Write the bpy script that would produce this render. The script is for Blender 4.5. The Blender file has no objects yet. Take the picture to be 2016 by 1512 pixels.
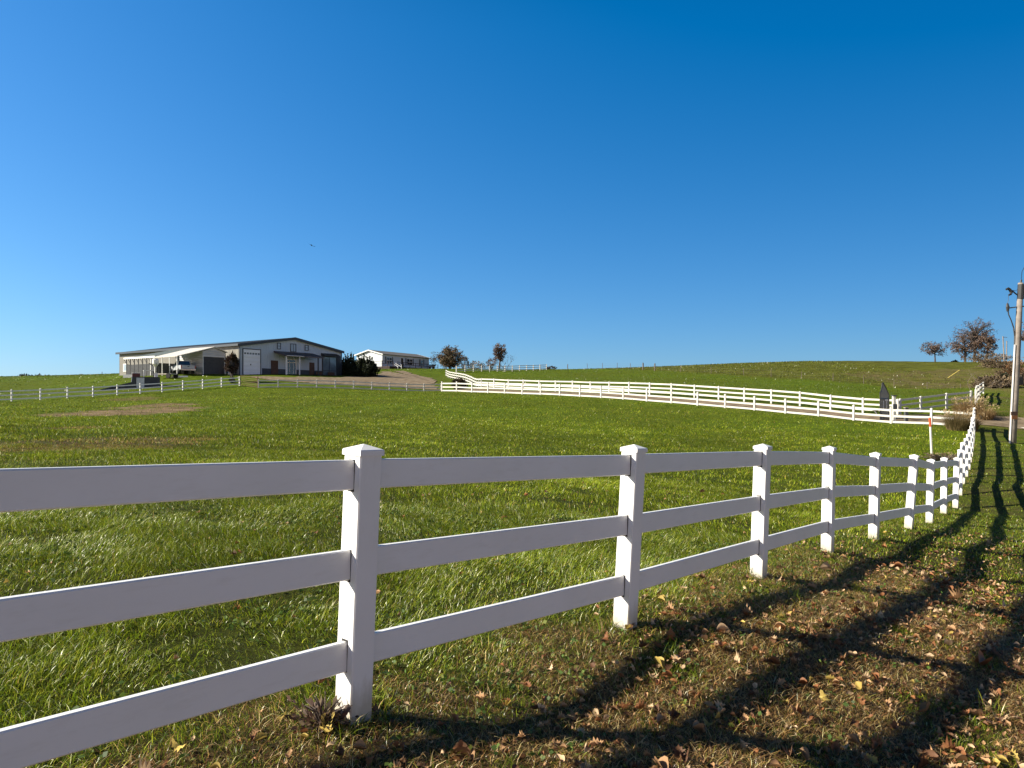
import bpy, math, random
import numpy as np
from mathutils import Vector, Matrix

sc = bpy.context.scene
COL = sc.collection
rad = math.radians

# ------------------------------------------------------------------ camera, sky, sun, exposure
cam_d = bpy.data.cameras.new("camera")
cam = bpy.data.objects.new("camera", cam_d)
COL.objects.link(cam)
sc.camera = cam
cam.location = (0, 0, 0)                     # eye height is z = 0, the ground lies below
cam.rotation_euler = (rad(90), 0, 0)
cam_d.sensor_width = 36.0
cam_d.lens = 36.0 * 1450.0 / 2016.0
cam_d.shift_y = 34.0 / 2016.0
cam_d.clip_start = 0.05
cam_d.clip_end = 8000

SUN_EL = 30.0
TO_SUN = Vector((-0.993, -0.12, 0)).normalized() * math.cos(rad(SUN_EL)) + Vector((0, 0, math.sin(rad(SUN_EL))))

world = bpy.data.worlds.new("World")
sc.world = world
world.use_nodes = True
wn = world.node_tree.nodes
wl = world.node_tree.links
bg = wn["Background"]
sky = wn.new("ShaderNodeTexSky")
sky.sky_type = 'NISHITA'
sky.sun_disc = False
sky.sun_elevation = rad(SUN_EL)
sky.sun_rotation = math.atan2(TO_SUN.x, TO_SUN.y)
sky.altitude = 300
sky.air_density = 1.0
sky.dust_density = 0.25
sky.ozone_density = 3.0
EXPOSURE = 1.15
SKY_STRENGTH = 0.055


def wmath(op, a, b=None):
    n = wn.new("ShaderNodeMath")
    n.operation = op
    for i, v in ((0, a), (1, b)):
        if v is None: continue
        if isinstance(v, (int, float)): n.inputs[i].default_value = v
        else: wl.new(v, n.inputs[i])
    return n.outputs[0]


# deep, saturated autumn sky: per-channel response on the Nishita sky, clearer air away from the sun
wtc = wn.new("ShaderNodeTexCoord")
wsx = wn.new("ShaderNodeSeparateXYZ")
wl.new(wtc.outputs["Generated"], wsx.inputs[0])
wmr = wn.new("ShaderNodeMapRange")
wmr.inputs[1].default_value = -0.55
wmr.inputs[2].default_value = 0.55
wmr.inputs[3].default_value = 1.18
wmr.inputs[4].default_value = 0.63
wl.new(wsx.outputs[0], wmr.inputs[0])
wsep = wn.new("ShaderNodeSeparateColor")
wl.new(sky.outputs[0], wsep.inputs[0])
g = wmath('MULTIPLY', wmr.outputs[0], 0.095)
k_out = 1.0 / (SKY_STRENGTH * 2 ** EXPOSURE)
r_ = wmath('MULTIPLY', wmath('MAXIMUM', wmath('SUBTRACT', wmath('MULTIPLY', wsep.outputs[0], g), 0.07), 0.0005), 0.8 * k_out)
g_ = wmath('MULTIPLY', wmath('POWER', wmath('MULTIPLY', wsep.outputs[1], g), 0.876), 0.985 * k_out)
b_ = wmath('MULTIPLY', wmath('POWER', wmath('MULTIPLY', wsep.outputs[2], g), 0.685), 1.304 * k_out)
wcc = wn.new("ShaderNodeCombineColor")
for i, v in enumerate((r_, g_, b_)): wl.new(v, wcc.inputs[i])


def wmap(v, a, b, c, d):
    n = wn.new("ShaderNodeMapRange")
    n.interpolation_type = 'SMOOTHSTEP'
    for i, x in enumerate((a, b, c, d)): n.inputs[1 + i].default_value = x
    wl.new(v, n.inputs[0])
    return n.outputs[0]


# unseen sky: zenith dimmed to deepen shadows, warm band added behind viewer as fill
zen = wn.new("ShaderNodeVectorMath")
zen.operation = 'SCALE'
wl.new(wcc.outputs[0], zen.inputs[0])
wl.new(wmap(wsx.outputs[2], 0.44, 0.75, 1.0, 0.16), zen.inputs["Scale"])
rear_fill = wn.new("ShaderNodeMix")
rear_fill.data_type = 'RGBA'
wl.new(wmath('MULTIPLY', wmap(wsx.outputs[1], 0.15, -0.35, 0.0, 1.0), wmap(wsx.outputs[2], 0.03, 0.34, 1.0, 0.0)), rear_fill.inputs[0])
wl.new(zen.outputs[0], rear_fill.inputs[6])
rear_fill.inputs[7].default_value = (1.62 * k_out, 1.17 * k_out, 0.92 * k_out, 1)
wl.new(rear_fill.outputs[2], bg.inputs["Color"])
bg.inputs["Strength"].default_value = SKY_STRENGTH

sun_d = bpy.data.lights.new("sun", 'SUN')
sun = bpy.data.objects.new("sun", sun_d)
COL.objects.link(sun)
sun.rotation_euler = TO_SUN.to_track_quat('Z', 'Y').to_euler()
sun_d.energy = 5.0
sun_d.angle = rad(0.5)
sun_d.color = (1.0, 0.91, 0.76)

sc.view_settings.view_transform = 'Standard'
sc.view_settings.look = 'None'
sc.view_settings.exposure = EXPOSURE
sc.view_settings.gamma = 1.0
sc.cycles.max_bounces = 6
sc.cycles.transparent_max_bounces = 8

# ------------------------------------------------------------------ small helpers
F, HX, HY = 1450.0, 1008.0, 790.0


def P(px, py, Y):
    return Vector(((px - HX) / F * Y, Y, (HY - py) / F * Y))


def lin(r, g, b):
    f = lambda c: (c / 255 / 12.92) if c / 255 <= 0.04045 else ((c / 255 + 0.055) / 1.055) ** 2.4
    return (f(r), f(g), f(b))


MATS = {}


def mat(name, base, base2=None, rough=0.6, scale=4.0, bump=0.0, spec=0.5, metal=0.0, ribs=None, transl=0.0, detail=6.0):
    m = bpy.data.materials.new(name)
    m.use_nodes = True
    nt = m.node_tree
    N, L = nt.nodes, nt.links
    b = N["Principled BSDF"]
    b.inputs["Roughness"].default_value = rough
    b.inputs["Metallic"].default_value = metal
    b.inputs["Specular IOR Level"].default_value = spec
    tc = N.new("ShaderNodeTexCoord")
    nz = N.new("ShaderNodeTexNoise")
    nz.inputs["Scale"].default_value = scale
    nz.inputs["Detail"].default_value = detail
    L.new(tc.outputs["Object"], nz.inputs["Vector"])
    mx = N.new("ShaderNodeMix")
    mx.data_type = 'RGBA'
    mx.inputs[6].default_value = (*base, 1)
    b2 = base2 or tuple(c * 0.82 for c in base)
    mx.inputs[7].default_value = (*b2, 1)
    cr = N.new("ShaderNodeMapRange")
    cr.inputs[1].default_value = 0.35
    cr.inputs[2].default_value = 0.68
    L.new(nz.outputs[0], cr.inputs[0])
    L.new(cr.outputs[0], mx.inputs[0])
    L.new(mx.outputs[2], b.inputs["Base Color"])
    hgt = None
    if ribs:
        sp = N.new("ShaderNodeSeparateXYZ")
        L.new(tc.outputs["Object"], sp.inputs[0])
        ad = N.new("ShaderNodeMath")
        ad.operation = 'ADD'
        if ribs[0] == 'z':
            L.new(sp.outputs[2], ad.inputs[0])
        else:
            L.new(sp.outputs[0], ad.inputs[0])
            L.new(sp.outputs[1], ad.inputs[1])
        ml = N.new("ShaderNodeMath")
        ml.operation = 'MULTIPLY'
        ml.inputs[1].default_value = 2 * math.pi / ribs[1]
        L.new(ad.outputs[0], ml.inputs[0])
        sn = N.new("ShaderNodeMath")
        sn.operation = 'SINE'
        L.new(ml.outputs[0], sn.inputs[0])
        bp = N.new("ShaderNodeBump")
        bp.inputs["Strength"].default_value = 1.0
        bp.inputs["Distance"].default_value = ribs[2]
        L.new(sn.outputs[0], bp.inputs["Height"])
        L.new(bp.outputs[0], b.inputs["Normal"])
    elif bump:
        bp = N.new("ShaderNodeBump")
        bp.inputs["Strength"].default_value = 0.8
        bp.inputs["Distance"].default_value = bump
        L.new(nz.outputs[0], bp.inputs["Height"])
        L.new(bp.outputs[0], b.inputs["Normal"])
    if transl:
        tr = N.new("ShaderNodeBsdfTranslucent")
        L.new(mx.outputs[2], tr.inputs["Color"])
        ms = N.new("ShaderNodeMixShader")
        ms.inputs[0].default_value = transl
        L.new(b.outputs[0], ms.inputs[1])
        L.new(tr.outputs[0], ms.inputs[2])
        L.new(ms.outputs[0], N["Material Output"].inputs[0])
    return m


def mat_attr(name, rough=0.5, spec=0.4, transl=0.3, gain=1.0):
    """colour from the mesh's own per-blade pigment"""
    m = bpy.data.materials.new(name)
    m.use_nodes = True
    N, L = m.node_tree.nodes, m.node_tree.links
    b = N["Principled BSDF"]
    b.inputs["Roughness"].default_value = rough
    b.inputs["Specular IOR Level"].default_value = spec
    a = N.new("ShaderNodeAttribute")
    a.attribute_name = "pigment"
    L.new(a.outputs["Color"], b.inputs["Base Color"])
    if transl:
        tr = N.new("ShaderNodeBsdfTranslucent")
        L.new(a.outputs["Color"], tr.inputs["Color"])
        ms = N.new("ShaderNodeMixShader")
        ms.inputs[0].default_value = transl
        L.new(b.outputs[0], ms.inputs[1])
        L.new(tr.outputs[0], ms.inputs[2])
        L.new(ms.outputs[0], N["Material Output"].inputs[0])
    return m


ROOT = {}


def tag(o, label=None, cat=None, group=None, kind=None):
    if label: o["label"] = label
    if cat: o["category"] = cat
    if group: o["group"] = group
    if kind: o["kind"] = kind
    return o


def thing(name, label, cat, loc=(0, 0, 0), rz=0.0, group=None):
    o = bpy.data.objects.new(name, None)
    COL.objects.link(o)
    o.empty_display_size = 0.2
    o.location = loc
    o.rotation_euler = (0, 0, rz)
    ROOT[o] = (Vector(loc), rz)
    return tag(o, label, cat, group)


def link(name, me, m, parent=None):
    o = bpy.data.objects.new(name, me)
    if m is not None and not me.materials:
        me.materials.append(m)
    COL.objects.link(o)
    if parent is not None:
        o.parent = parent
    return o


class MB:
    def __init__(s):
        s.v, s.f = [], []

    def add(s, vs, fs):
        n = len(s.v)
        s.v += [tuple(v) for v in vs]
        s.f += [tuple(i + n for i in f) for f in fs]
        return s

    def box(s, c, d, rz=0.0, M=None):
        x, y, z = d[0] / 2, d[1] / 2, d[2] / 2
        vs = [Vector((a * x, b * y, e * z)) for e in (-1, 1) for a, b in ((-1, -1), (1, -1), (1, 1), (-1, 1))]
        R = M or Matrix.Rotation(rz, 3, 'Z')
        vs = [R @ v + Vector(c) for v in vs]
        return s.add(vs, [(3, 2, 1, 0), (4, 5, 6, 7), (0, 1, 5, 4), (1, 2, 6, 5), (2, 3, 7, 6), (3, 0, 4, 7)])

    def b2(s, x0, x1, y0, y1, z0, z1):
        return s.box(((x0 + x1) / 2, (y0 + y1) / 2, (z0 + z1) / 2), (abs(x1 - x0), abs(y1 - y0), abs(z1 - z0)))

    def frame(s, x0, x1, z0, z1, y0, y1, t):
        s.b2(x0, x0 + t, y0, y1, z0, z1)
        s.b2(x1 - t, x1, y0, y1, z0, z1)
        s.b2(x0 + t, x1 - t, y0, y1, z1 - t, z1)
        return s.b2(x0 + t, x1 - t, y0, y1, z0, z0 + t)

    def tube(s, pts, r, n=6):
        pts = [Vector(p) for p in pts]
        if not hasattr(r, '__len__'): r = [r] * len(pts)
        rings = []
        up = None
        for i, p in enumerate(pts):
            d = (pts[min(i + 1, len(pts) - 1)] - pts[max(i - 1, 0)])
            d = d.normalized() if d.length > 1e-9 else Vector((0, 0, 1))
            a = Vector((1, 0, 0)) if abs(d.x) < 0.8 else Vector((0, 1, 0))
            if up is not None:
                a = up
            u = (a - d * a.dot(d)).normalized()
            up = u
            w = d.cross(u)
            rings.append([p + (u * math.cos(2 * math.pi * k / n) + w * math.sin(2 * math.pi * k / n)) * r[i] for k in range(n)])
        vs = [v for ring in rings for v in ring]
        fs = []
        for i in range(len(pts) - 1):
            for k in range(n):
                fs.append((i * n + k, i * n + (k + 1) % n, (i + 1) * n + (k + 1) % n, (i + 1) * n + k))
        fs.append(tuple(range(n - 1, -1, -1)))
        fs.append(tuple((len(pts) - 1) * n + k for k in range(n)))
        return s.add(vs, fs)

    def extrude(s, poly, vec):
        """closed prism from a planar polygon"""
        poly = [Vector(p) for p in poly]
        n = len(poly)
        vs = poly + [p + Vector(vec) for p in poly]
        fs = [tuple(range(n - 1, -1, -1)), tuple(range(n, 2 * n))]
        fs += [(i, (i + 1) % n, n + (i + 1) % n, n + i) for i in range(n)]
        return s.add(vs, fs)

    def mesh(s, name, smooth=False):
        me = bpy.data.meshes.new(name)
        me.from_pydata(s.v, [], s.f)
        import bmesh
        bm = bmesh.new()
        bm.from_mesh(me)
        bmesh.ops.recalc_face_normals(bm, faces=bm.faces)
        bm.to_mesh(me)
        bm.free()
        if smooth:
            me.polygons.foreach_set("use_smooth", [True] * len(me.polygons))
        return me

    def build(s, name, m, parent=None, world=False, smooth=False):
        if world and parent is not None:
            loc, rz = ROOT[parent]
            R = Matrix.Rotation(-rz, 3, 'Z')
            s.v = [tuple(R @ (Vector(v) - loc)) for v in s.v]
        return link(name, s.mesh(name, smooth), m, parent)


def np_mesh(name, verts, faces_list, pigment=None):
    """verts (N,3); faces_list: list of int arrays (M,k)"""
    me = bpy.data.meshes.new(name)
    me.vertices.add(len(verts))
    me.vertices.foreach_set("co", np.ascontiguousarray(verts, dtype=np.float32).ravel())
    loops = np.concatenate([f.ravel() for f in faces_list]).astype(np.int32)
    counts = np.concatenate([np.full(len(f), f.shape[1], dtype=np.int32) for f in faces_list])
    starts = np.concatenate([[0], np.cumsum(counts)[:-1]]).astype(np.int32)
    me.loops.add(len(loops))
    me.loops.foreach_set("vertex_index", loops)
    me.polygons.add(len(counts))
    me.polygons.foreach_set("loop_start", starts)
    me.polygons.foreach_set("loop_total", counts)
    me.update(calc_edges=True)
    if pigment is not None:
        at = me.attributes.new("pigment", 'FLOAT_COLOR', 'POINT')
        c = np.ones((len(verts), 4), dtype=np.float32)
        c[:, :3] = pigment
        at.data.foreach_set("color", c.ravel())
    return me


# ------------------------------------------------------------------ noise
def _hash(ix, iy, seed):
    h = (ix.astype(np.int64) * 374761393 + iy.astype(np.int64) * 668265263 + seed * 982451653) & 0x7fffffff
    h = ((h ^ (h >> 13)) * 1274126177) & 0x7fffffff
    h = h ^ (h >> 16)
    return (h & 0xffff) / 65535.0


def vnoise(x, y, seed=0):
    x = np.asarray(x, float); y = np.asarray(y, float)
    ix, iy = np.floor(x), np.floor(y)
    fx, fy = x - ix, y - iy
    fx = fx * fx * (3 - 2 * fx); fy = fy * fy * (3 - 2 * fy)
    a = _hash(ix, iy, seed); b = _hash(ix + 1, iy, seed)
    c = _hash(ix, iy + 1, seed); d = _hash(ix + 1, iy + 1, seed)
    return (a * (1 - fx) + b * fx) * (1 - fy) + (c * (1 - fx) + d * fx) * fy


def fbm(x, y, seed=0, octv=4):
    s, a, t = 0, 0.5, 0
    x = np.asarray(x, float); y = np.asarray(y, float)
    for i in range(octv):
        s = s + a * vnoise(x * 2 ** i, y * 2 ** i, seed + i * 17)
        t += a
        a *= 0.55
    return s / t


def sstep(a, b, x):
    t = np.clip((x - a) / (b - a), 0, 1)
    return t * t * (3 - 2 * t)


# ------------------------------------------------------------------ fence lines (needed for the terrain)
NEAR = [(695, 1410, 3.49), (1230, 1235, 5.19), (1493, 1137, 7.10), (1629, 1085, 9.03), (1720, 1060, 10.99),
        (1789, 1040, 12.8), (1830, 1030, 14.75), (1858, 1012, 16.7), (1881, 1000, 18.7)]
near_pts = [P(*q) for q in NEAR]
p0 = near_pts[0] + Vector((-1.55, -1.87, 0.145))
near_xy = [(p0.x - 1.55, p0.y - 1.87), (p0.x, p0.y)] + [(p.x, p.y) for p in near_pts]
_Yk = [18.7, 20.8, 22.9, 25.0, 27.1, 31, 36, 41, 46.6]
_Xk = [1881, 1890, 1896, 1903, 1908, 1912.5, 1915.5, 1917, 1918]
far_curve = [((np.interp(Y, _Yk, _Xk) - HX) / F * Y, Y) for Y in np.linspace(18.7, 46.6, 600)]
acc, last = 0.0, far_curve[0]
total = sum(math.dist(far_curve[i], far_curve[i + 1]) for i in range(599))
nsp = round(total / 2.44)
step = total / nsp
for q in far_curve[1:]:
    acc += math.dist(last, q)
    last = q
    if acc >= step - 1e-4:
        near_xy.append(q)
        acc -= step
CORNER = (29.2 * 1.0, 46.6)
near_xy[-1] = ((1918 - HX) / F * 46.6, 46.6)
CORNER = near_xy[-1]


def lerp2(a, b, n):
    return [(a[0] + (b[0] - a[0]) * i / n, a[1] + (b[1] - a[1]) * i / n) for i in range(n + 1)]


drive_near_xy = lerp2((-0.095 * 82, 82.0), CORNER, 21)                 # near side of the driveway
drive_far_xy = lerp2((-0.0242 * 85.7, 85.7), ((1767 - HX) / F * 53.8, 53.8), 18)
left_xy = lerp2((-46.33 - 2 * 1.364, 68.2 - 2 * 2.02), (-32.7, 88.4), 12)
front_xy = lerp2(((509 - HX) / F * 86.5, 86.5), ((868 - HX) / F * 94.5, 94.5), 10)
crest_xy = lerp2((-10.2, 135), (7.4, 158), 12)
curve_px = [(878, 741, 130), (884, 742.5, 125), (891, 744, 120), (899, 747, 115), (908, 750, 110), (917, 753.5, 106), (925, 757.5, 102), (931, 759.5, 98), (938, 761.7, 94), (948, 763.8, 88)]

# ------------------------------------------------------------------ terrain from surveyed heights
ctrl = [tuple(p) for p in near_pts]
ctrl += [(p0.x, p0.y, -1.40), (p0.x - 1.55, p0.y - 1.87, -1.33), (0, 0, -1.47), (0, -6, -1.45), (-8, -4, -1.1), (8, -4, -2.0), (30, -10, -3.0), (-40, -10, -.4), (0, -60, -1), (-100, -40, 0), (100, -40, -3)]
ctrl += [(.32, 3.9, -1.67), (.52, 4.16, -1.66), (.78, 4.51, -1.64), (1.08, 4.89, -1.63), (1.42, 5.3, -1.63), (1.81, 5.77, -1.67), (2.12, 6.12, -1.69), (2.61, 6.66, -1.76), (3.47, 7.63, -1.87), (4.78, 9.23, -2.03),
         (.8, 3.65, -1.69), (1.04, 3.9, -1.71), (1.33, 4.22, -1.72), (1.65, 4.57, -1.75), (2.04, 5.0, -1.77), (2.5, 5.5, -1.81), (3.1, 6.16, -1.88), (3.91, 7.12, -1.95), (5.03, 8.44, -2.10), (6.16, 9.82, -2.25),
         (2.06, 3.97, -1.91), (2.48, 4.39, -1.96), (2.8, 4.74, -1.98), (3.22, 5.18, -2.02), (3.64, 5.66, -2.04), (4.19, 6.27, -2.11), (4.74, 6.86, -2.18), (7.0, 6.5, -2.45), (10, 9, -2.62)]
for q in ((1890, 973, 20.8), (1896, 952, 22.9), (1903, 937, 25), (1908, 922, 27.1), (1915, 873, 36), (1918, 842, 46.6),
          (870, 771, 82), (1102, 779, 70.2), (1321, 794, 61.7), (1426, 803, 58.3), (1611, 820, 53.3), (1755, 833.6, 49.9),
          (973, 765.7, 85.7), (1128, 772, 76.85), (1323, 780, 68), (1576, 799, 59.15), (1699, 813, 55.6), (1767, 817, 53.8),
          (1922, 800, 55), (1925, 786, 66), (1927, 777, 77), (2016, 850, 46.5), (2060, 790, 70), (2016, 760, 85), (2016, 738, 115),
          (1992, 872, 40), (2016, 960, 21.3),
          (23, 790, 68.2), (231, 778, 76.3), (350, 769, 82.2), (472, 759.4, 88.4), (590, 763, 88.5), (683, 765, 90.5), (868, 770, 94.5),
          (472, 738, 104), (671, 739, 119.3), (235, 739, 123), (420, 738, 101), (330, 737, 104), (560, 739, 104), (260, 741, 112),
          (752, 727, 155), (842, 727, 170), (704, 728, 158), (760, 742, 118), (830, 736, 130),
          (878, 741, 130), (948, 763.8, 88), (908, 750, 110), (931, 759.5, 98),
          (898, 733, 135), (999, 731, 148), (1076, 728, 158), (1150, 726.5, 165), (1290, 726, 150), (1464, 738.5, 128), (1578, 746, 118), (1640, 750, 113), (1891, 774, 99),
          (0, 751, 190), (120, 743, 200), (235, 741, 190), (120, 765, 110), (1400, 718, 175), (1600, 714, 185), (1730, 715, 185), (1850, 719, 180), (1960, 718, 180), (2060, 712, 180)):
    ctrl.append(tuple(P(*q)))
for q in ((0, 751, 190), (235, 741, 190), (400, 737, 170), (600, 733, 175), (800, 729, 190), (950, 731, 175), (1150, 726.5, 165), (1290, 724, 165), (1400, 718, 175), (1600, 714, 185), (1850, 719, 180), (2060, 712, 180)):
    p = P(*q)
    ctrl.append((p.x * 1.45, p.y * 1.45, p.z - 4.5))
ctrl += [(-160, 120, 5), (-170, 40, 1.5), (230, 150, 9), (150, 40, 0)]
CT = np.array(ctrl)
SC = 60.0


def _phi(r2):
    return 0.5 * r2 * np.log(r2 + 1e-12)


_A = CT[:, :2] / SC
_K = _phi(((_A[:, None] - _A[None]) ** 2).sum(-1)) + np.eye(len(_A)) * 2e-5
_Q = np.hstack([np.ones((len(_A), 1)), _A])
_M = np.block([[_K, _Q], [_Q.T, np.zeros((3, 3))]])
_S = np.linalg.solve(_M, np.concatenate([CT[:, 2], [0, 0, 0]]))


def terrain(x, y):
    x = np.atleast_1d(np.asarray(x, float)); y = np.atleast_1d(np.asarray(y, float))
    out = np.empty(len(x))
    for i in range(0, len(x), 20000):
        X = x[i:i + 20000] / SC; Y = y[i:i + 20000] / SC
        r2 = (X[:, None] - _A[None, :, 0]) ** 2 + (Y[:, None] - _A[None, :, 1]) ** 2
        out[i:i + 20000] = _phi(r2) @ _S[:len(_A)] + _S[-3] + _S[-2] * X + _S[-1] * Y
    R = np.hypot(x, y)
    f = sstep(230, 420, R)
    out = out * (1 - f) + (-6) * f
    nearw = 1 - sstep(25, 60, R)
    out += nearw * 0.018 * (fbm(x * 1.3 + 5, y * 1.3, 91, 3) - 0.5) * 2
    out += sstep(8, 25, R) * 0.10 * (fbm(x * .35, y * .35, 51, 3) - 0.5)
    return out


def T(x, y):
    return float(terrain([x], [y])[0])


def hit(px, py, y0=1.5, y1=240):
    Y = np.exp(np.linspace(math.log(y0), math.log(y1), 900))
    X = (px - HX) / F * Y
    d = terrain(X, Y) - (HY - py) / F * Y
    k = np.argmax(d > 0) if (d > 0).any() else len(Y) - 1
    return float(X[k]), float(Y[k])


_fx = np.array([q[0] for q in near_xy]); _fy = np.array([q[1] for q in near_xy])
_fx = np.concatenate([[_fx[0] - 20 * 1.55], _fx, [_fx[-1] + 25]]); _fy = np.concatenate([[_fy[0] - 20 * 1.87], _fy, [_fy[-1] + 43]])


def right_of_fence(x, y):
    """metres right of the long white fence"""
    return (x - np.interp(y, _fy, _fx)) * 0.75


def beyond_drive(x, y):
    (ax, ay), (bx, by) = drive_near_xy[0], drive_near_xy[-1]
    L = math.dist((ax, ay), (bx, by))
    return ((x - ax) * -(by - ay) + (y - ay) * (bx - ax)) / L


def beyond_wire(x, y):
    wx = [-60, 17, 28, 44.5, 60.3, 90]; wy = [200, 165, 143, 118, 99, 60]
    return y - np.interp(x, wx, wy)


PATCH = []
for (cx, cy, rx, ry, typ) in ((245, 811, 120, 14, 'dirt'), (300, 800, 60, 6, 'dirt'), (150, 880, 210, 22, 'dry'), (40, 872, 120, 16, 'dry'), (330, 868, 130, 10, 'dry'),
                              (260, 786, 60, 5, 'dry'), (130, 843, 90, 6, 'dry')):
    x0, y0 = hit(cx, cy)
    xr, yr = hit(cx + rx, cy)
    xt, yt = hit(cx, cy - ry)
    xb, yb = hit(cx, cy + ry)
    PATCH.append((x0, (yt + yb) / 2, abs(xr - x0), abs(yt - yb) / 2, typ))


def zones(x, y):
    x = np.asarray(x, float); y = np.asarray(y, float)
    n1 = fbm(x * .6, y * .6, 3); n2 = fbm(x * 2.2, y * 2.2, 8)
    dry = np.zeros_like(x); dirt = np.zeros_like(x)
    for (cx, cy, rx, ry, typ) in PATCH:
        d = np.sqrt(((x - cx) / rx) ** 2 + ((y - cy) / ry) ** 2) + (n1 - .5) * 1.3
        w = 1 - sstep(.6, 1.15, d)
        if typ == 'dirt': dirt = np.maximum(dirt, w)
        else: dry = np.maximum(dry, w * .55)
    s = right_of_fence(x, y)
    verge = sstep(-0.55, 0.25, s + (n2 - .5) * 1.2) * (y < 60)
    R = np.hypot(x, y)
    vd = verge * (1 - 0.62 * sstep(8.5, 13, R)) * (0.55 + 0.75 * n1)
    # a grassier strip on the foreground's left end of the verge
    dry = np.maximum(dry, np.clip(vd, 0, 1))
    bd = beyond_drive(x, y)
    hill = sstep(-4, 5, beyond_wire(x, y) + (n1 - .5) * 8) * (x > 12)
    hill = np.maximum(hill, sstep(2.5, 8, s) * (y > 60))
    dry = np.maximum(dry, sstep(.5, 3, s) * (y > 52) * (y < 130) * (.15 + .6 * n1))
    return dry, dirt, hill, verge


# ------------------------------------------------------------------ ground
def build_ground():
    rings = [0.0]
    r = 0.25
    while r < 3500:
        rings.append(r)
        r *= 1.022 if r > 1.2 else 1.12
        if r > 260: r *= 1.08
    rings = np.array(rings[1:])
    th = np.concatenate([np.linspace(-46, 46, 420), np.linspace(46, 314, 120)[1:-1]])
    th = np.radians(th)
    n, k = len(rings), len(th)
    X = (rings[:, None] * np.sin(th)[None]).ravel(); Y = (rings[:, None] * np.cos(th)[None]).ravel()
    Z = terrain(X, Y)
    V = np.stack([X, Y, Z], 1)
    V = np.vstack([V, [[0, 0, T(0, 0)]]])
    i = np.arange(n - 1)[:, None]; j = np.arange(k)[None]
    a = i * k + j; b = i * k + (j + 1) % k
    q = np.stack([a, b, b + k, a + k], -1).reshape(-1, 4)[:, ::-1]
    t = np.stack([np.full(k, n * k), (np.arange(k) + 1) % k, np.arange(k)], 1)
    me = np_mesh("ground", V, [q, t])
    d, di, h, v = zones(V[:, 0], V[:, 1])
    at = me.attributes.new("zone", 'FLOAT_COLOR', 'POINT')
    c = np.stack([d, di, h, v], 1).astype(np.float32)
    at.data.foreach_set("color", c.ravel())
    me.polygons.foreach_set("use_smooth", [True] * len(me.polygons))
    m = bpy.data.materials.new("ground_turf")
    m.use_nodes = True
    N, L = m.node_tree.nodes, m.node_tree.links
    b = N["Principled BSDF"]
    b.inputs["Roughness"].default_value = 0.9
    b.inputs["Specular IOR Level"].default_value = 0.04
    geo = N.new("ShaderNodeNewGeometry")
    za = N.new("ShaderNodeAttribute"); za.attribute_name = "zone"
    sep = N.new("ShaderNodeSeparateColor")
    L.new(za.outputs["Color"], sep.inputs[0])

    def noise(scale, det=6, rough=.6, vec=None):
        nz = N.new("ShaderNodeTexNoise")
        nz.inputs["Scale"].default_value = scale; nz.inputs["Detail"].default_value = det; nz.inputs["Roughness"].default_value = rough
        L.new(vec or geo.outputs["Position"], nz.inputs["Vector"])
        return nz.outputs[0]

    def rng(v, a, bb):
        mr = N.new("ShaderNodeMapRange"); mr.inputs[1].default_value = a; mr.inputs[2].default_value = bb
        L.new(v, mr.inputs[0])
        return mr.outputs[0]

    def mix(f, c1, c2):
        mx = N.new("ShaderNodeMix"); mx.data_type = 'RGBA'
        if isinstance(f, float): mx.inputs[0].default_value = f
        else: L.new(f, mx.inputs[0])
        for ii, cc in ((6, c1), (7, c2)):
            if isinstance(cc, tuple): mx.inputs[ii].default_value = (*cc, 1)
            else: L.new(cc, mx.inputs[ii])
        return mx.outputs[2]

    def mth(op, a, bb):
        mm = N.new("ShaderNodeMath"); mm.operation = op
        for ii, cc in ((0, a), (1, bb)):
            if isinstance(cc, (int, float)): mm.inputs[ii].default_value = cc
            else: L.new(cc, mm.inputs[ii])
        return mm.outputs[0]
    fine = noise(9, 8, .75)
    mid = noise(0.9, 6, .65)
    big = noise(0.07, 5, .55)
    green = mix(rng(fine, .38, .62), (.030, .050, .004), (.105, .140, .010))
    green = mix(rng(mid, .35, .7), green, mix(rng(fine, .35, .65), (.045, .064, .005), (.130, .150, .014)))
    green = mix(rng(big, .4, .65), green, mix(rng(mid, .35, .65), (.050, .085, .005), (.105, .150, .010)))
    mpv = N.new("ShaderNodeMapping"); mpv.inputs["Scale"].default_value = (.25, 1.0, 1.0)
    L.new(geo.outputs["Position"], mpv.inputs["Vector"])
    st = noise(1.3, 7, .7, mpv.outputs[0])
    hillc = mix(rng(st, .42, .60), (.042, .044, .006), (.118, .130, .020))
    hillc = mix(rng(big, .42, .6), hillc, mix(rng(st, .42, .60), (.045, .050, .007), (.120, .130, .020)))
    dryc = mix(rng(fine, .3, .7), (.045, .034, .016), (.20, .155, .075))
    dirtc = mix(rng(fine, .35, .65), (.13, .092, .048), (.34, .25, .15))
    dirtc = mix(rng(st, .46, .58), dirtc, (.085, .062, .026))
    # torn edges
    dm = rng(mth('ADD', sep.outputs[0], mth('MULTIPLY', mth('SUBTRACT', mid, .5), 1.0)), .25, .75)
    dim = rng(mth('ADD', sep.outputs[1], mth('MULTIPLY', mth('SUBTRACT', st, .5), 2.2)), .2, .8)
    ln = N.new('ShaderNodeVectorMath'); ln.operation = 'LENGTH'; L.new(geo.outputs['Position'], ln.inputs[0])
    soil = rng(ln.outputs['Value'], 45, 10)
    green = mix(mth('MULTIPLY', soil, .75), green, (.030, .030, .010))
    dryc = mix(mth('MULTIPLY', soil, .7), dryc, (.040, .026, .013))
    c1 = mix(sep.outputs[2], green, hillc)
    c1 = mix(dm, c1, dryc)
    c1 = mix(dim, c1, dirtc)
    L.new(c1, b.inputs["Base Color"])
    bp = N.new("ShaderNodeBump"); bp.inputs["Strength"].default_value = .9; bp.inputs["Distance"].default_value = .12
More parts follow.
